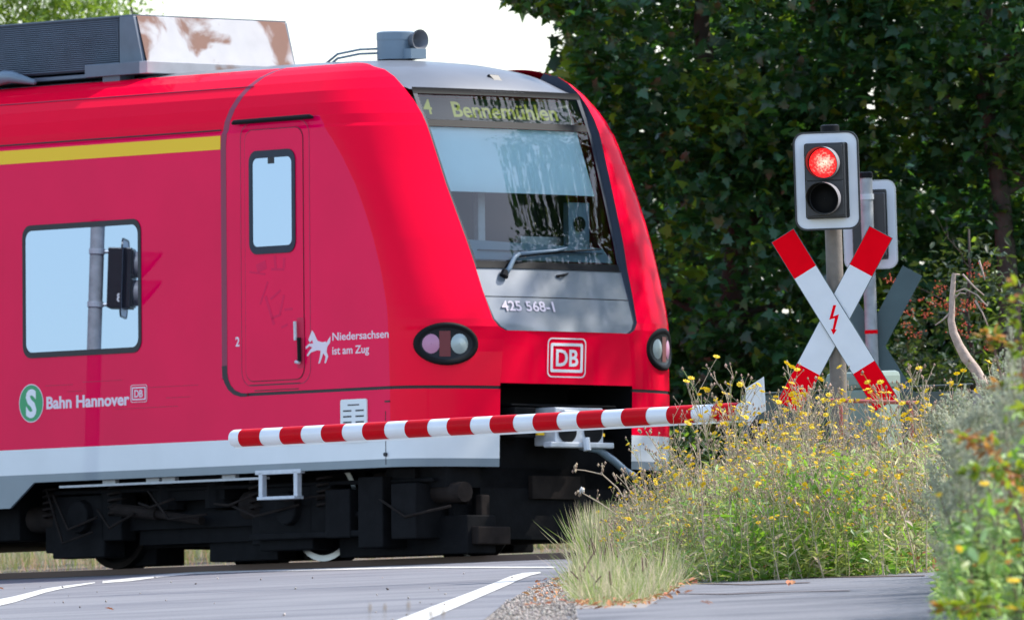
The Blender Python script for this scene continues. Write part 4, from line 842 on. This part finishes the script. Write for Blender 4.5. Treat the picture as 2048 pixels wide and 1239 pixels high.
# ---- verge weeds: prototypes
def curve(p, d, ln, k, bend, rng):
    P = [np.array(p, float)]; d = np.array(d, float); d /= np.linalg.norm(d)
    for i in range(k): d = d + np.array([rng.normal(0, bend), rng.normal(0, bend), bend * .15]); d /= np.linalg.norm(d); P.append(P[-1] + d * ln / k)
    return P
def flower(mb, p, r, rng, mi):
    nx = rng.normal(0, .45, 2); n_ = np.array([nx[0], nx[1] - .25, 1.]); n_ /= np.linalg.norm(n_); u = np.cross(n_, [1, 0, 0]); u /= np.linalg.norm(u); v = np.cross(n_, u); V = [p + n_ * .004]
    k = 18
    for i in range(k): q = r * (1 if i % 2 else .80); t = 2 * pi * i / k; V.append(p + q * (cos(t) * u + sin(t) * v) + n_ * (.010 if i % 2 else .006))
    mb.add(V, [(0, 1 + i, 1 + (i + 1) % k) for i in range(k)], mi)
    V = [p + n_ * .016] + [p + .5 * r * (cos(t) * u + sin(t) * v) + n_ * .009 for t in np.linspace(0, 2 * pi, 9)[:-1]]; mb.add(V, [(0, 1 + i, 1 + (i + 1) % 8) for i in range(8)], mi)
def bud(mb, p, r, mi):
    V = [p + np.array(q) * r for q in ((1, 0, 0), (0, 1, 0), (-1, 0, 0), (0, -1, 0), (0, 0, 1.5), (0, 0, -1.5))]; mb.add(V, [(0, 1, 4), (1, 2, 4), (2, 3, 4), (3, 0, 4), (1, 0, 5), (2, 1, 5), (3, 2, 5), (0, 3, 5)], mi)
def leafat(mb, p, d, ln, w, mi, rng, tv=LNV, tf=LNF):
    d = np.array(d, float); d /= np.linalg.norm(d) + 1e-9; s = np.cross(d, [0, 0, 1.]) + rng.normal(0, .25, 3); s /= np.linalg.norm(s) + 1e-9; n_ = np.cross(s, d)
    T = np.array(tv); mb.add(p + ln * (T[:, 0:1] * w * s + T[:, 1:2] * d + T[:, 2:3] * n_), tf, mi)
def weed(seed, h, nb, nl, bloomp, dry, lean=.12):
    rng = np.random.default_rng(seed); mb = MB(); fl = MB(); nf = 0
    for s in range(rng.integers(2, 4)):
        a = rng.uniform(0, 2 * pi); hh = h * rng.uniform(.72, 1)
        P = curve((.04 * cos(a), .04 * sin(a), 0), (lean * cos(a), lean * sin(a), 1), hh, 7, .045, rng); mb.tube(P, list(np.linspace(.0048, .0022, 8)), 4, 0 if dry < rng.random() else 1, False)
        for j in range(nl): 
            q = rng.uniform(0, .62) * 7; i = int(q); p = P[i] + (P[i + 1] - P[i]) * (q - i); b = rng.uniform(0, 2 * pi); leafat(mb, p, (cos(b), sin(b), rng.uniform(-.2, .9)), rng.uniform(.06, .15) * (1.2 - q / 8), rng.uniform(.9, 1.8), 2 if rng.random() > dry * .35 else 1, rng)
        for j in range(nb):
            q = rng.uniform(.42, .98) * 7; i = int(q); p = P[i] + (P[i + 1] - P[i]) * (q - i); b = rng.uniform(0, 2 * pi)
            B = curve(p, (cos(b) * .7, sin(b) * .7, 1), rng.uniform(.10, .30), 4, .14, rng); mb.tube(B, [.0026, .0022, .002, .0018, .0016], 3, 1 if rng.random() < dry else 0, False)
            ends = [B[-1]]
            for e in range(rng.integers(1, 4)):
                b2 = rng.uniform(0, 2 * pi); E_ = curve(B[rng.integers(2, 4)], (cos(b2) * .8, sin(b2) * .8, 1), rng.uniform(.03, .10), 2, .1, rng); mb.tube(E_, .0014, 3, 1, False); ends.append(E_[-1])
            for e in ends:
                if rng.random() < bloomp: flower(fl, e, rng.uniform(.015, .026), rng, 0); nf += 1
                else: bud(mb, e, rng.uniform(.006, .010), 3)
                if rng.random() < .3: leafat(mb, e - np.array([0, 0, .02]), (cos(b), sin(b), .4), .03, 1.2, 2, rng)
    return mb, (fl if nf else None)
protos = []
for i, (h, nb, nl, bl, dry) in enumerate(((1.30, 12, 12, .24, .7), (1.12, 11, 14, .21, .5), (.98, 10, 16, .19, .4), (1.38, 10, 10, .08, .95), (.85, 8, 16, .17, .4), (1.05, 13, 14, .05, .8), (.65, 7, 14, .15, .4))):
    mb, fl = weed(100 + i, h, nb, nl, bl, dry)
    o = mb.build('flowering_weed', ['gstalk', 'stalk', 'weedleaf', 'bud'])
    c = None
    if fl: c = fl.build('blossoms', 'bloom', o); c['kind'] = 'stuff'
    protos.append((o, c))
WL = ['tall thin yellow-flowering weed rising out of the verge clump around the crossing cross', 'knee-high yellow-flowering weed filling the verge clump under the crossing cross', 'short leafy yellow-flowering weed low in the verge clump beside the dry grass tuft']
WG = ['tall yellow-flowering weeds on the verge', 'knee-high yellow-flowering weeds on the verge', 'short yellow-flowering weeds on the verge']
def place(pr, used, p, s, rz, label, cat, group, tx=0, ty=0):
    o, c = pr
    if id(o) in used: o2 = o.copy(); COL.objects.link(o2); 
    else: o2 = o; used.add(id(o))
    if o2 is not o:
        for ch in ([c] if c and not isinstance(c, list) else (c or [])): k = ch.copy(); COL.objects.link(k); k.parent = o2
    o2.location = p; o2.scale = (s, s, s); o2.rotation_euler = (tx, ty, rz); tag(o2, label, cat, group); return o2
used = set(); rng = np.random.default_rng(5)
top = lambda px: np.interp(px, [1180, 1290, 1370, 1450, 1560, 1620, 1700, 1760, 1840, 1900, 1990], [.28, .58, .80, .98, 1.02, .92, .90, .92, .98, 1.02, 1.1])
n = 0
while n < 185:
    px = rng.uniform(1215, 1990); Y = rng.uniform(92.5, 99.2) if rng.random() < .9 else rng.uniform(100.3, 103.0)
    if px > 1850: Y = max(Y, 96.8)
    hmax = top(px) * (rng.uniform(.55, .95) if rng.random() < .74 else rng.uniform(1.0, 1.34)); x = at(px, 1000, Y).x
    if px < 1330 and Y < 94: Y = rng.uniform(94, 99)
    if hmax < .5: pi_ = 6
    elif hmax < .8: pi_ = int(rng.choice([4, 6, 2]))
    else: pi_ = int(rng.choice([0, 1, 2, 3, 5, 0, 1]))
    ph = (1.30, 1.12, .98, 1.38, .85, 1.05, .65)[pi_]
    place(protos[pi_], used, (x, Y, -.01), float(hmax / ph), rng.uniform(0, 6.28), WL[0 if hmax > .95 else (1 if hmax > .62 else 2)], 'weed', WG[0 if hmax > .95 else (1 if hmax > .62 else 2)], rng.normal(0, .06), rng.normal(-.02, .07)); n += 1
# leaning dry stalks with seed heads reaching out over the road edge
def dry_stalk(pts, Y, label, heads, fluff=False, side=()):
    t = MB(); P = [at(x, y, Y) for x, y in pts]; b0 = P[0]; P = [p - b0 for p in P]; t.tube(P, list(np.linspace(.006, .003, len(P))), 5, 0, False)
    for s in side: t.tube([at(x, y, Y) - b0 for x, y in s], .0028, 4, 0, False)
    for x, y in heads:
        c = np.array(at(x, y, Y) - b0)
        for k in range(4): bud(t, c + RNG.normal(0, .010, 3), .009, 1)
    if fluff: 
        c = np.array(at(*heads[-1], Y) - b0)
        for k in range(6): bud(t, c + RNG.normal(0, .006, 3), .012, 2)
    o = t.build('dry_stalk', ['stalk', 'bud', 'fluff']); o.location = b0; tag(o, label, 'dry stalk')
dry_stalk([(1285, 1060), (1250, 1000), (1235, 975), (1205, 948), (1170, 940), (1150, 938)], 97, 'dry stalk with seed heads leaning farthest left in front of the train nose', [(1150, 938), (1203, 928), (1204, 942), (1152, 928)], side=([(1205, 948), (1204, 925)],))
dry_stalk([(1290, 1090), (1250, 1040), (1200, 1005), (1165, 985)], 96.5, 'lower leaning dry stalk ending in a white fluffy seed head', [(1158, 985), (1163, 980)], True)
dry_stalk([(1300, 1040), (1270, 1000), (1253, 970), (1246, 945)], 97.3, 'short dry stalk between the white fluff stalk and the hose of the train', [(1246, 944), (1230, 948)], side=([(1253, 970), (1232, 948)],))
dry_stalk([(1400, 1050), (1370, 980), (1320, 905), (1292, 862)], 96.8, 'pale stalk leaning left with yellow buds beneath the barrier pole', [(1280, 860), (1300, 858)])
dry_stalk([(1408, 1100), (1404, 1000), (1402, 930), (1396, 880)], 93.0, 'single dark reddish upright stalk at the left part of the weed clump', [(1396, 880)])
# dense leafy undergrowth of the clump
def fill(n, pxr, Yr, hfun, size, mats, probs, seed, tv, tf, name, tilt=1.0, zpow=1.0, z0=0., lim=None):
    rng = np.random.default_rng(seed); px = rng.uniform(*pxr, n); Y = rng.uniform(*Yr, n); z = z0 + hfun(px) * rng.uniform(0, 1, n) ** zpow
    P = np.stack([(px - 1024 ) / F * Y + .0, Y, z], 1); P[:, 0] -= 0.0
    return kind(scatter_mesh(name, P, size * rng.uniform(.5, 1.4, n), rand_rot(n, tilt, rng), tv, tf, mats, rng.choice(len(mats), n, p=probs)), 'stuff')
low = lambda px: np.interp(px, [1150, 1210, 1300, 1400, 1600, 1850], [.10, .25, .45, .68, .74, .80])
fill(15000, (1225, 1905), (93.5, 99.6), low, .085, ['weedleaf', 'lushleaf', 'drygrass', 'mugwort'], [.30, .16, .42, .12], 1, LNV, LNF, 'weed_leaves', 1.1, 1.15)
fill(2200, (1440, 1760), (92.9, 94.5), lambda p: np.interp(p, [1440, 1560, 1680, 1760], [.3, .62, .62, .3]), .075, ['lushleaf', 'weedleaf'], [.7, .3], 2, OVV, OVF, 'broad_leaves', 1.2, 1.2)
fill(5200, (1225, 1900), (92.6, 99.6), low, .10, ['drygrass', 'stalk', 'gstalk'], [.5, .25, .25], 9, GRV, GRF, 'dry_stems', .5, 1.0)
fill(1300, (1420, 1850), (93.2, 94.6), lambda p: p * 0 + .14, .055, ['lushleaf', 'weedleaf', 'litter'], [.45, .35, .2], 3, OVV, OVF, 'ground_leaves', 1.0, 1.0)
fill(750, (1400, 1760), (93.0, 95.5), lambda p: np.interp(p, [1400, 1500, 1640, 1760], [.5, .80, .82, .5]), .16, ['lushleaf', 'weedleaf', 'mugwort'], [.6, .28, .12], 12, LNV, LNF, 'long_leaves', .7, .8)
fill(900, (1300, 1850), (92.8, 93.8), lambda p: np.interp(p, [1300, 1450, 1850], [.12, .30, .34]), .10, ['lushleaf', 'drygrass', 'weedleaf'], [.45, .3, .25], 13, LNV, LNF, 'long_leaves', 1.3, 1.3)
# grass tuft at the road corner
rng = np.random.default_rng(91)
def inpoly(P, poly):
    x, y = P[:, 0], P[:, 1]; c = np.zeros(len(P), bool); j = len(poly) - 1
    for i in range(len(poly)):
        xi, yi = poly[i]; xj, yj = poly[j]; k = ((yi > y) != (yj > y)) & (x < (xj - xi) * (y - yi) / (yj - yi + 1e-12) + xi); c ^= k; j = i
    return c
def inpix(n, poly, rng):   # ground points inside an outline given on the ground
    G = [tuple(g(*p)) for p in poly]; xs = [p[0] for p in G]; ys = [p[1] for p in G]; P = np.stack([rng.uniform(min(xs), max(xs), n), rng.uniform(min(ys), max(ys), n), np.zeros(n)], 1); return P[inpoly(P, G)]
tuft = [(1160, 1150), (1400, 1142), (1372, 1165), (1325, 1190), (1285, 1205), (1200, 1212), (1140, 1204), (1150, 1175)]
P = inpix(30000, tuft, rng); cl = .55 + .45 * np.sin(P[:, 0] * 21 + 2 * np.sin(P[:, 1] * 2.3)) * np.sin(P[:, 1] * 3.1 + P[:, 0] * 4); P = P[rng.random(len(P)) < .25 + .75 * cl.clip(0, 1)]
cl = .5 + .5 * np.sin(P[:, 0] * 17 + P[:, 1] * 2.9) * np.sin(P[:, 1] * 4.1)
grass_patch('grass', P, rng.uniform(.05, .21, len(P)) * (.45 + 1.1 * cl) * np.where(rng.random(len(P)) < .06, 1.6, 1), .58, ['drygrass', 'grass', 'gstalk'], [.50, .36, .14], rng)
back = [(1165, 1140), (1420, 1132), (1420, 1150), (1180, 1156)]
P = inpix(9000, back, rng); grass_patch('grass', P, rng.uniform(.18, .52, len(P)), .3, ['drygrass', 'grass', 'stalk'], [.45, .40, .15], rng)
for i in range(34):   # brown plantain spikes
    P = inpix(60, tuft, rng)[:1]
    if len(P):
        p = P[0]; a = MB(); hh = rng.uniform(.14, .30); l = rng.normal(0, .06, 2); q = [(0, 0, 0), (l[0] * .5, l[1] * .5, hh * .6), (l[0], l[1], hh)]; a.tube(q, [.002, .002, .002], 3, 0, False); a.tube([q[1], q[2]], [.005, .004], 5, 1)
        o = a.build('plantain_stalk', ['gstalk', 'redstem']); o.location = p; tag(o, 'thin brown plantain seed stalk standing in the grass tuft by the road', 'stalk', 'plantain stalks in the grass tuft')
for i, (px, py) in enumerate(((738, 1239), (768, 1239), (815, 1239), (860, 1245), (885, 1245))):   # seed heads right at the bottom edge
    b0 = gnd(px, 1330); a = MB(); tp = at(px + 2, (1205, 1205, 1200, 1218, 1215)[i], b0.y) - b0; a.tube([(0, 0, 0), tp * .6, tp], .0016, 3, 0, False); a.tube([tp * .86, tp * .93, tp], [.003, .006, .002], 5, 1); o = a.build('grass_stalk', ['stalk', 'bud']); o.location = b0
    tag(o, 'blurred brown grass stalk at the bottom edge in front of the road', 'grass stalk', 'grass stalks at the bottom edge')
# leaf litter, gravel, loose leaves
def litter(poly, n, size, m, name, seed, z=.012, tv=OVV, tf=OVF, tilt=.5):
    rng = np.random.default_rng(seed); P = inpix(n, poly, rng); P[:, 2] = z + rng.uniform(0, .02, len(P)); return kind(scatter_mesh(name, P, size * rng.uniform(.5, 1.3, len(P)), rand_rot(len(P), tilt, rng), tv, tf, m), 'stuff')
litter([(1405, 1144), (1860, 1128), (1860, 1137), (1405, 1154)], 1700, .055, 'litter', 'leaf_litter', 1)
litter([(1150, 1205), (1290, 1200), (1400, 1150), (1415, 1156), (1300, 1216), (1140, 1222)], 800, .05, 'litter', 'leaf_litter', 2)
litter([(1040, 1215), (1070, 1170), (1120, 1158), (1140, 1170), (1120, 1215), (1050, 1230)], 160, .05, 'litter', 'leaf_litter', 3)
STV = [(.5, 0, 0), (.2, .45, .1), (-.4, .3, 0), (-.45, -.25, .05), (.1, -.5, 0), (0, 0, .35), (0, 0, -.3)]; STF = [(0, 1, 5), (1, 2, 5), (2, 3, 5), (3, 4, 5), (4, 0, 5), (1, 0, 6), (2, 1, 6), (3, 2, 6), (4, 3, 6), (0, 4, 6)]
litter([(960, 1260), (1010, 1208), (1062, 1180), (1132, 1147), (1165, 1150), (1150, 1215), (1160, 1260)], 7000, .017, 'gravel', 'gravel', 4, 0.0, STV, STF, 1.5)
litter([(-20, 1260), (-20, 1170), (700, 1145), (1050, 1145), (880, 1239), (860, 1260)], 60, .018, 'gravel', 'grit', 6, 0.004, STV, STF, 1.5)
for px, py, s, lab in ((1577, 1173, .10, 'brown curled leaf lying alone on the grey path'), (1368, 1189, .06, 'small dark twig-like leaf on the path left of the brown leaf'), (1421, 1211, .07, 'pale yellow leaf lying lowest on the path'), (228, 1222, .06, 'pale leaf lying on the road at the lower left'), (8, 1180, .05, 'tiny pale leaf at the left edge of the road')):
    a = MB(); a.add(np.array(OVV) * s, OVF); a.add(np.array(OVV) * s * .8 + np.array([.02, 0, .01]), OVF); o = a.build('fallen_leaf', 'litter'); o.location = gnd(px, py) + Vector((0, 0, .008)); o.rotation_euler = (.4, .2, px); tag(o, lab, 'fallen leaf')

# ---- right foreground bank: mugwort and brambles
def mugwort(seed, h):
    rng = np.random.default_rng(seed); mb = MB(); tp = MB()
    for s in range(3):
        a = rng.uniform(0, 2 * pi); P = curve((0, 0, 0), (.22 * cos(a), .22 * sin(a), 1), h * rng.uniform(.75, 1), 8, .05, rng); mb.tube(P, list(np.linspace(.006, .002, 9)), 4, 0, False)
        for j in range(56):
            q = rng.uniform(.02, .99) * 8; i = min(7, int(q)); p = P[i] + (P[i + 1] - P[i]) * (q - i); b = rng.uniform(0, 2 * pi); tf_ = q / 8
            if tf_ < .62:
                for k in range(3): leafat(mb, p, (cos(b + .5 * (k - 1)), sin(b + .5 * (k - 1)), rng.uniform(-.1, .6)), rng.uniform(.04, .10), rng.uniform(1.2, 2.4), 1, rng)
            else:
                ln = .17 * (1.15 - tf_) + .04; B = curve(p, (cos(b) * .8, sin(b) * .8, 1), ln, 3, .08, rng); tp.tube(B, .0016, 3, 0, False)
                for k in range(12): t = rng.uniform(.1, 1) * 3; i2 = min(2, int(t)); bud(tp, B[i2] + (B[i2 + 1] - B[i2]) * (t - i2) + rng.normal(0, .006, 3), .0055, 0)
                leafat(mb, p, (cos(b), sin(b), .5), .035, 1.6, 1, rng)
    o = mb.build('mugwort', ['redstem', 'mugwort']); c = tp.build('panicle', 'mugtip', o); c['kind'] = 'stuff'; return (o, c)
mp = [mugwort(300 + i, h) for i, h in enumerate((1.5, 1.3, 1.1, .8))]
used = set(); rng = np.random.default_rng(15)
leftlim = lambda z, Y: 1835 - 0 * z
n = 0
while n < 105:
    Y = rng.uniform(66, 91); px = rng.uniform(1868 if Y > 74 else 1885, 2130); hpx = np.interp(px, [1868, 1930, 2000, 2060, 2140], [300, 400, 520, 600, 700]) * rng.uniform(.55, 1.0)
    ppm = F / Y; y0g = 890 + HC * ppm; ytop = np.interp(px, [1850, 1900, 1960, 2048, 2140], [900, 820, 740, 640, 560]) + rng.uniform(0, 260)
    h = (890 - ytop) / ppm + HC + (px - 1024) * .045 / ppm * -1
    if h < .25: continue
    k = int(np.argmin([abs(h - q) for q in (1.5, 1.3, 1.1, .8)])); x = (px - 1024) / F * Y + .0
    place(mp[k], used, (x, Y, -.01), float(h / (1.5, 1.3, 1.1, .8)[k]), rng.uniform(0, 6.28), 'silvery green mugwort plant in the blurred bank along the right side of the path', 'mugwort', 'mugwort plants on the right bank', rng.normal(0, .06), rng.normal(-.05, .07)); n += 1
fill(9000, (1872, 2150), (67, 90), lambda p: np.interp(p, [1872, 1950, 2100], [.30, .60, .8]), .075, ['mugwort', 'lushleaf', 'weedleaf', 'drygrass'], [.36, .34, .22, .08], 5, LNV, LNF, 'bank_leaves', 1.1, 1.0)
fill(900, (1850, 1895), (68, 88), lambda p: np.interp(p, [1850, 1895], [.08, .28]), .065, ['mugwort', 'lushleaf', 'weedleaf'], [.5, .3, .2], 55, LNV, LNF, 'bank_leaves', 1.1, 1.0)
fill(1000, (1895, 2150), (64.5, 72), lambda p: np.interp(p, [1895, 1980, 2100], [.35, .85, 1.25]), .062, ['bramble', 'lushleaf', 'mugwort', 'bramble_red'], [.26, .40, .30, .04], 14, OVV, OVF, 'bramble_leaves', 1.2, .9)
def bramble(seed, pts, Y, red, label):
    rng = np.random.default_rng(seed); b0 = gnd(pts[0][0], pts[0][1]) if False else at(pts[0][0], pts[0][1], Y); P = [np.array(at(x, y, Y) - b0) + rng.normal(0, .01, 3) for x, y in pts]
    mb = MB(); mb.tube(P, list(np.linspace(.008, .003, len(P))), 5, 0, False); lm = []
    for j in range(len(P) * 7):
        i = rng.integers(0, len(P) - 1); p = P[i] + (P[i + 1] - P[i]) * rng.random(); b = rng.uniform(0, 2 * pi); d = np.array([cos(b), sin(b), rng.uniform(-.3, .7)])
        for k in range(3): leafat(mb, p + d * .03, d + rng.normal(0, .5, 3), rng.uniform(.035, .07), 1.6, 2 if rng.random() < red else 1, rng, OVV, OVF)
    o = mb.build('bramble', ['redstem', 'bramble', 'bramble_red']); o.location = b0; tag(o, label, 'bramble')
bramble(1, [(2075, 1150), (2045, 1040), (2010, 950), (1985, 905), (1950, 880), (1920, 868)], 66, .75, 'orange-leaved bramble shoot arching left in the middle of the right bank')
bramble(2, [(2090, 900), (2060, 780), (2045, 700), (2040, 620), (2048, 570)], 67, .35, 'tall bramble at the top right edge with yellow and orange leaves')
bramble(3, [(2080, 1000), (2050, 950), (2020, 930), (1960, 940), (1940, 948)], 65, .05, 'bright green bramble shoot just below the orange-leaved one')
bramble(4, [(2090, 850), (2050, 800), (2010, 770), (1985, 690), (1975, 665)], 70, .6, 'thin bramble tip with orange leaves beside the dead branch')
bramble(5, [(2100, 1225), (2040, 1222), (1980, 1215), (1920, 1210), (1860, 1222)], 64, .1, 'bare-stemmed bramble runner along the bottom right corner')
bramble(6, [(2090, 1120), (2050, 1080), (2030, 1000), (2035, 900), (2050, 860)], 68, .45, 'leafy bramble at the right edge beside the big yellow blossoms')
for i, (px, py, Y, r) in enumerate(((2028, 1163, 63.5, .032), (2022, 1218, 63.5, .032), (1969, 969, 64, .024), (1917, 1098, 64, .019), (1903, 1208, 64, .018), (1879, 991, 66, .016), (2045, 982, 64, .024))):
    p = at(px, py, Y); a = MB(); flower(a, np.array((0, 0, 0.)), r, np.random.default_rng(i), 0); a.tube([(0, 0, 0), (.02, .02, -p.z * .5), (.03, .05, -p.z)], .0022, 4, 1, False); o = a.build('yellow_flower', ['bloom', 'gstalk']); o.location = p
    tag(o, ['large blurred yellow flower, upper one at the right edge near the bottom', 'large blurred yellow flower lowest in the bottom right corner', 'yellow flower beside the orange bramble leaves', 'yellow flower in the lower left of the right bank', 'orange-yellow flower low above the bottom edge of the right bank', 'small yellow flower at the left border of the right bank', 'yellow flower on the bramble at the right edge, halfway up'][i], 'flower')
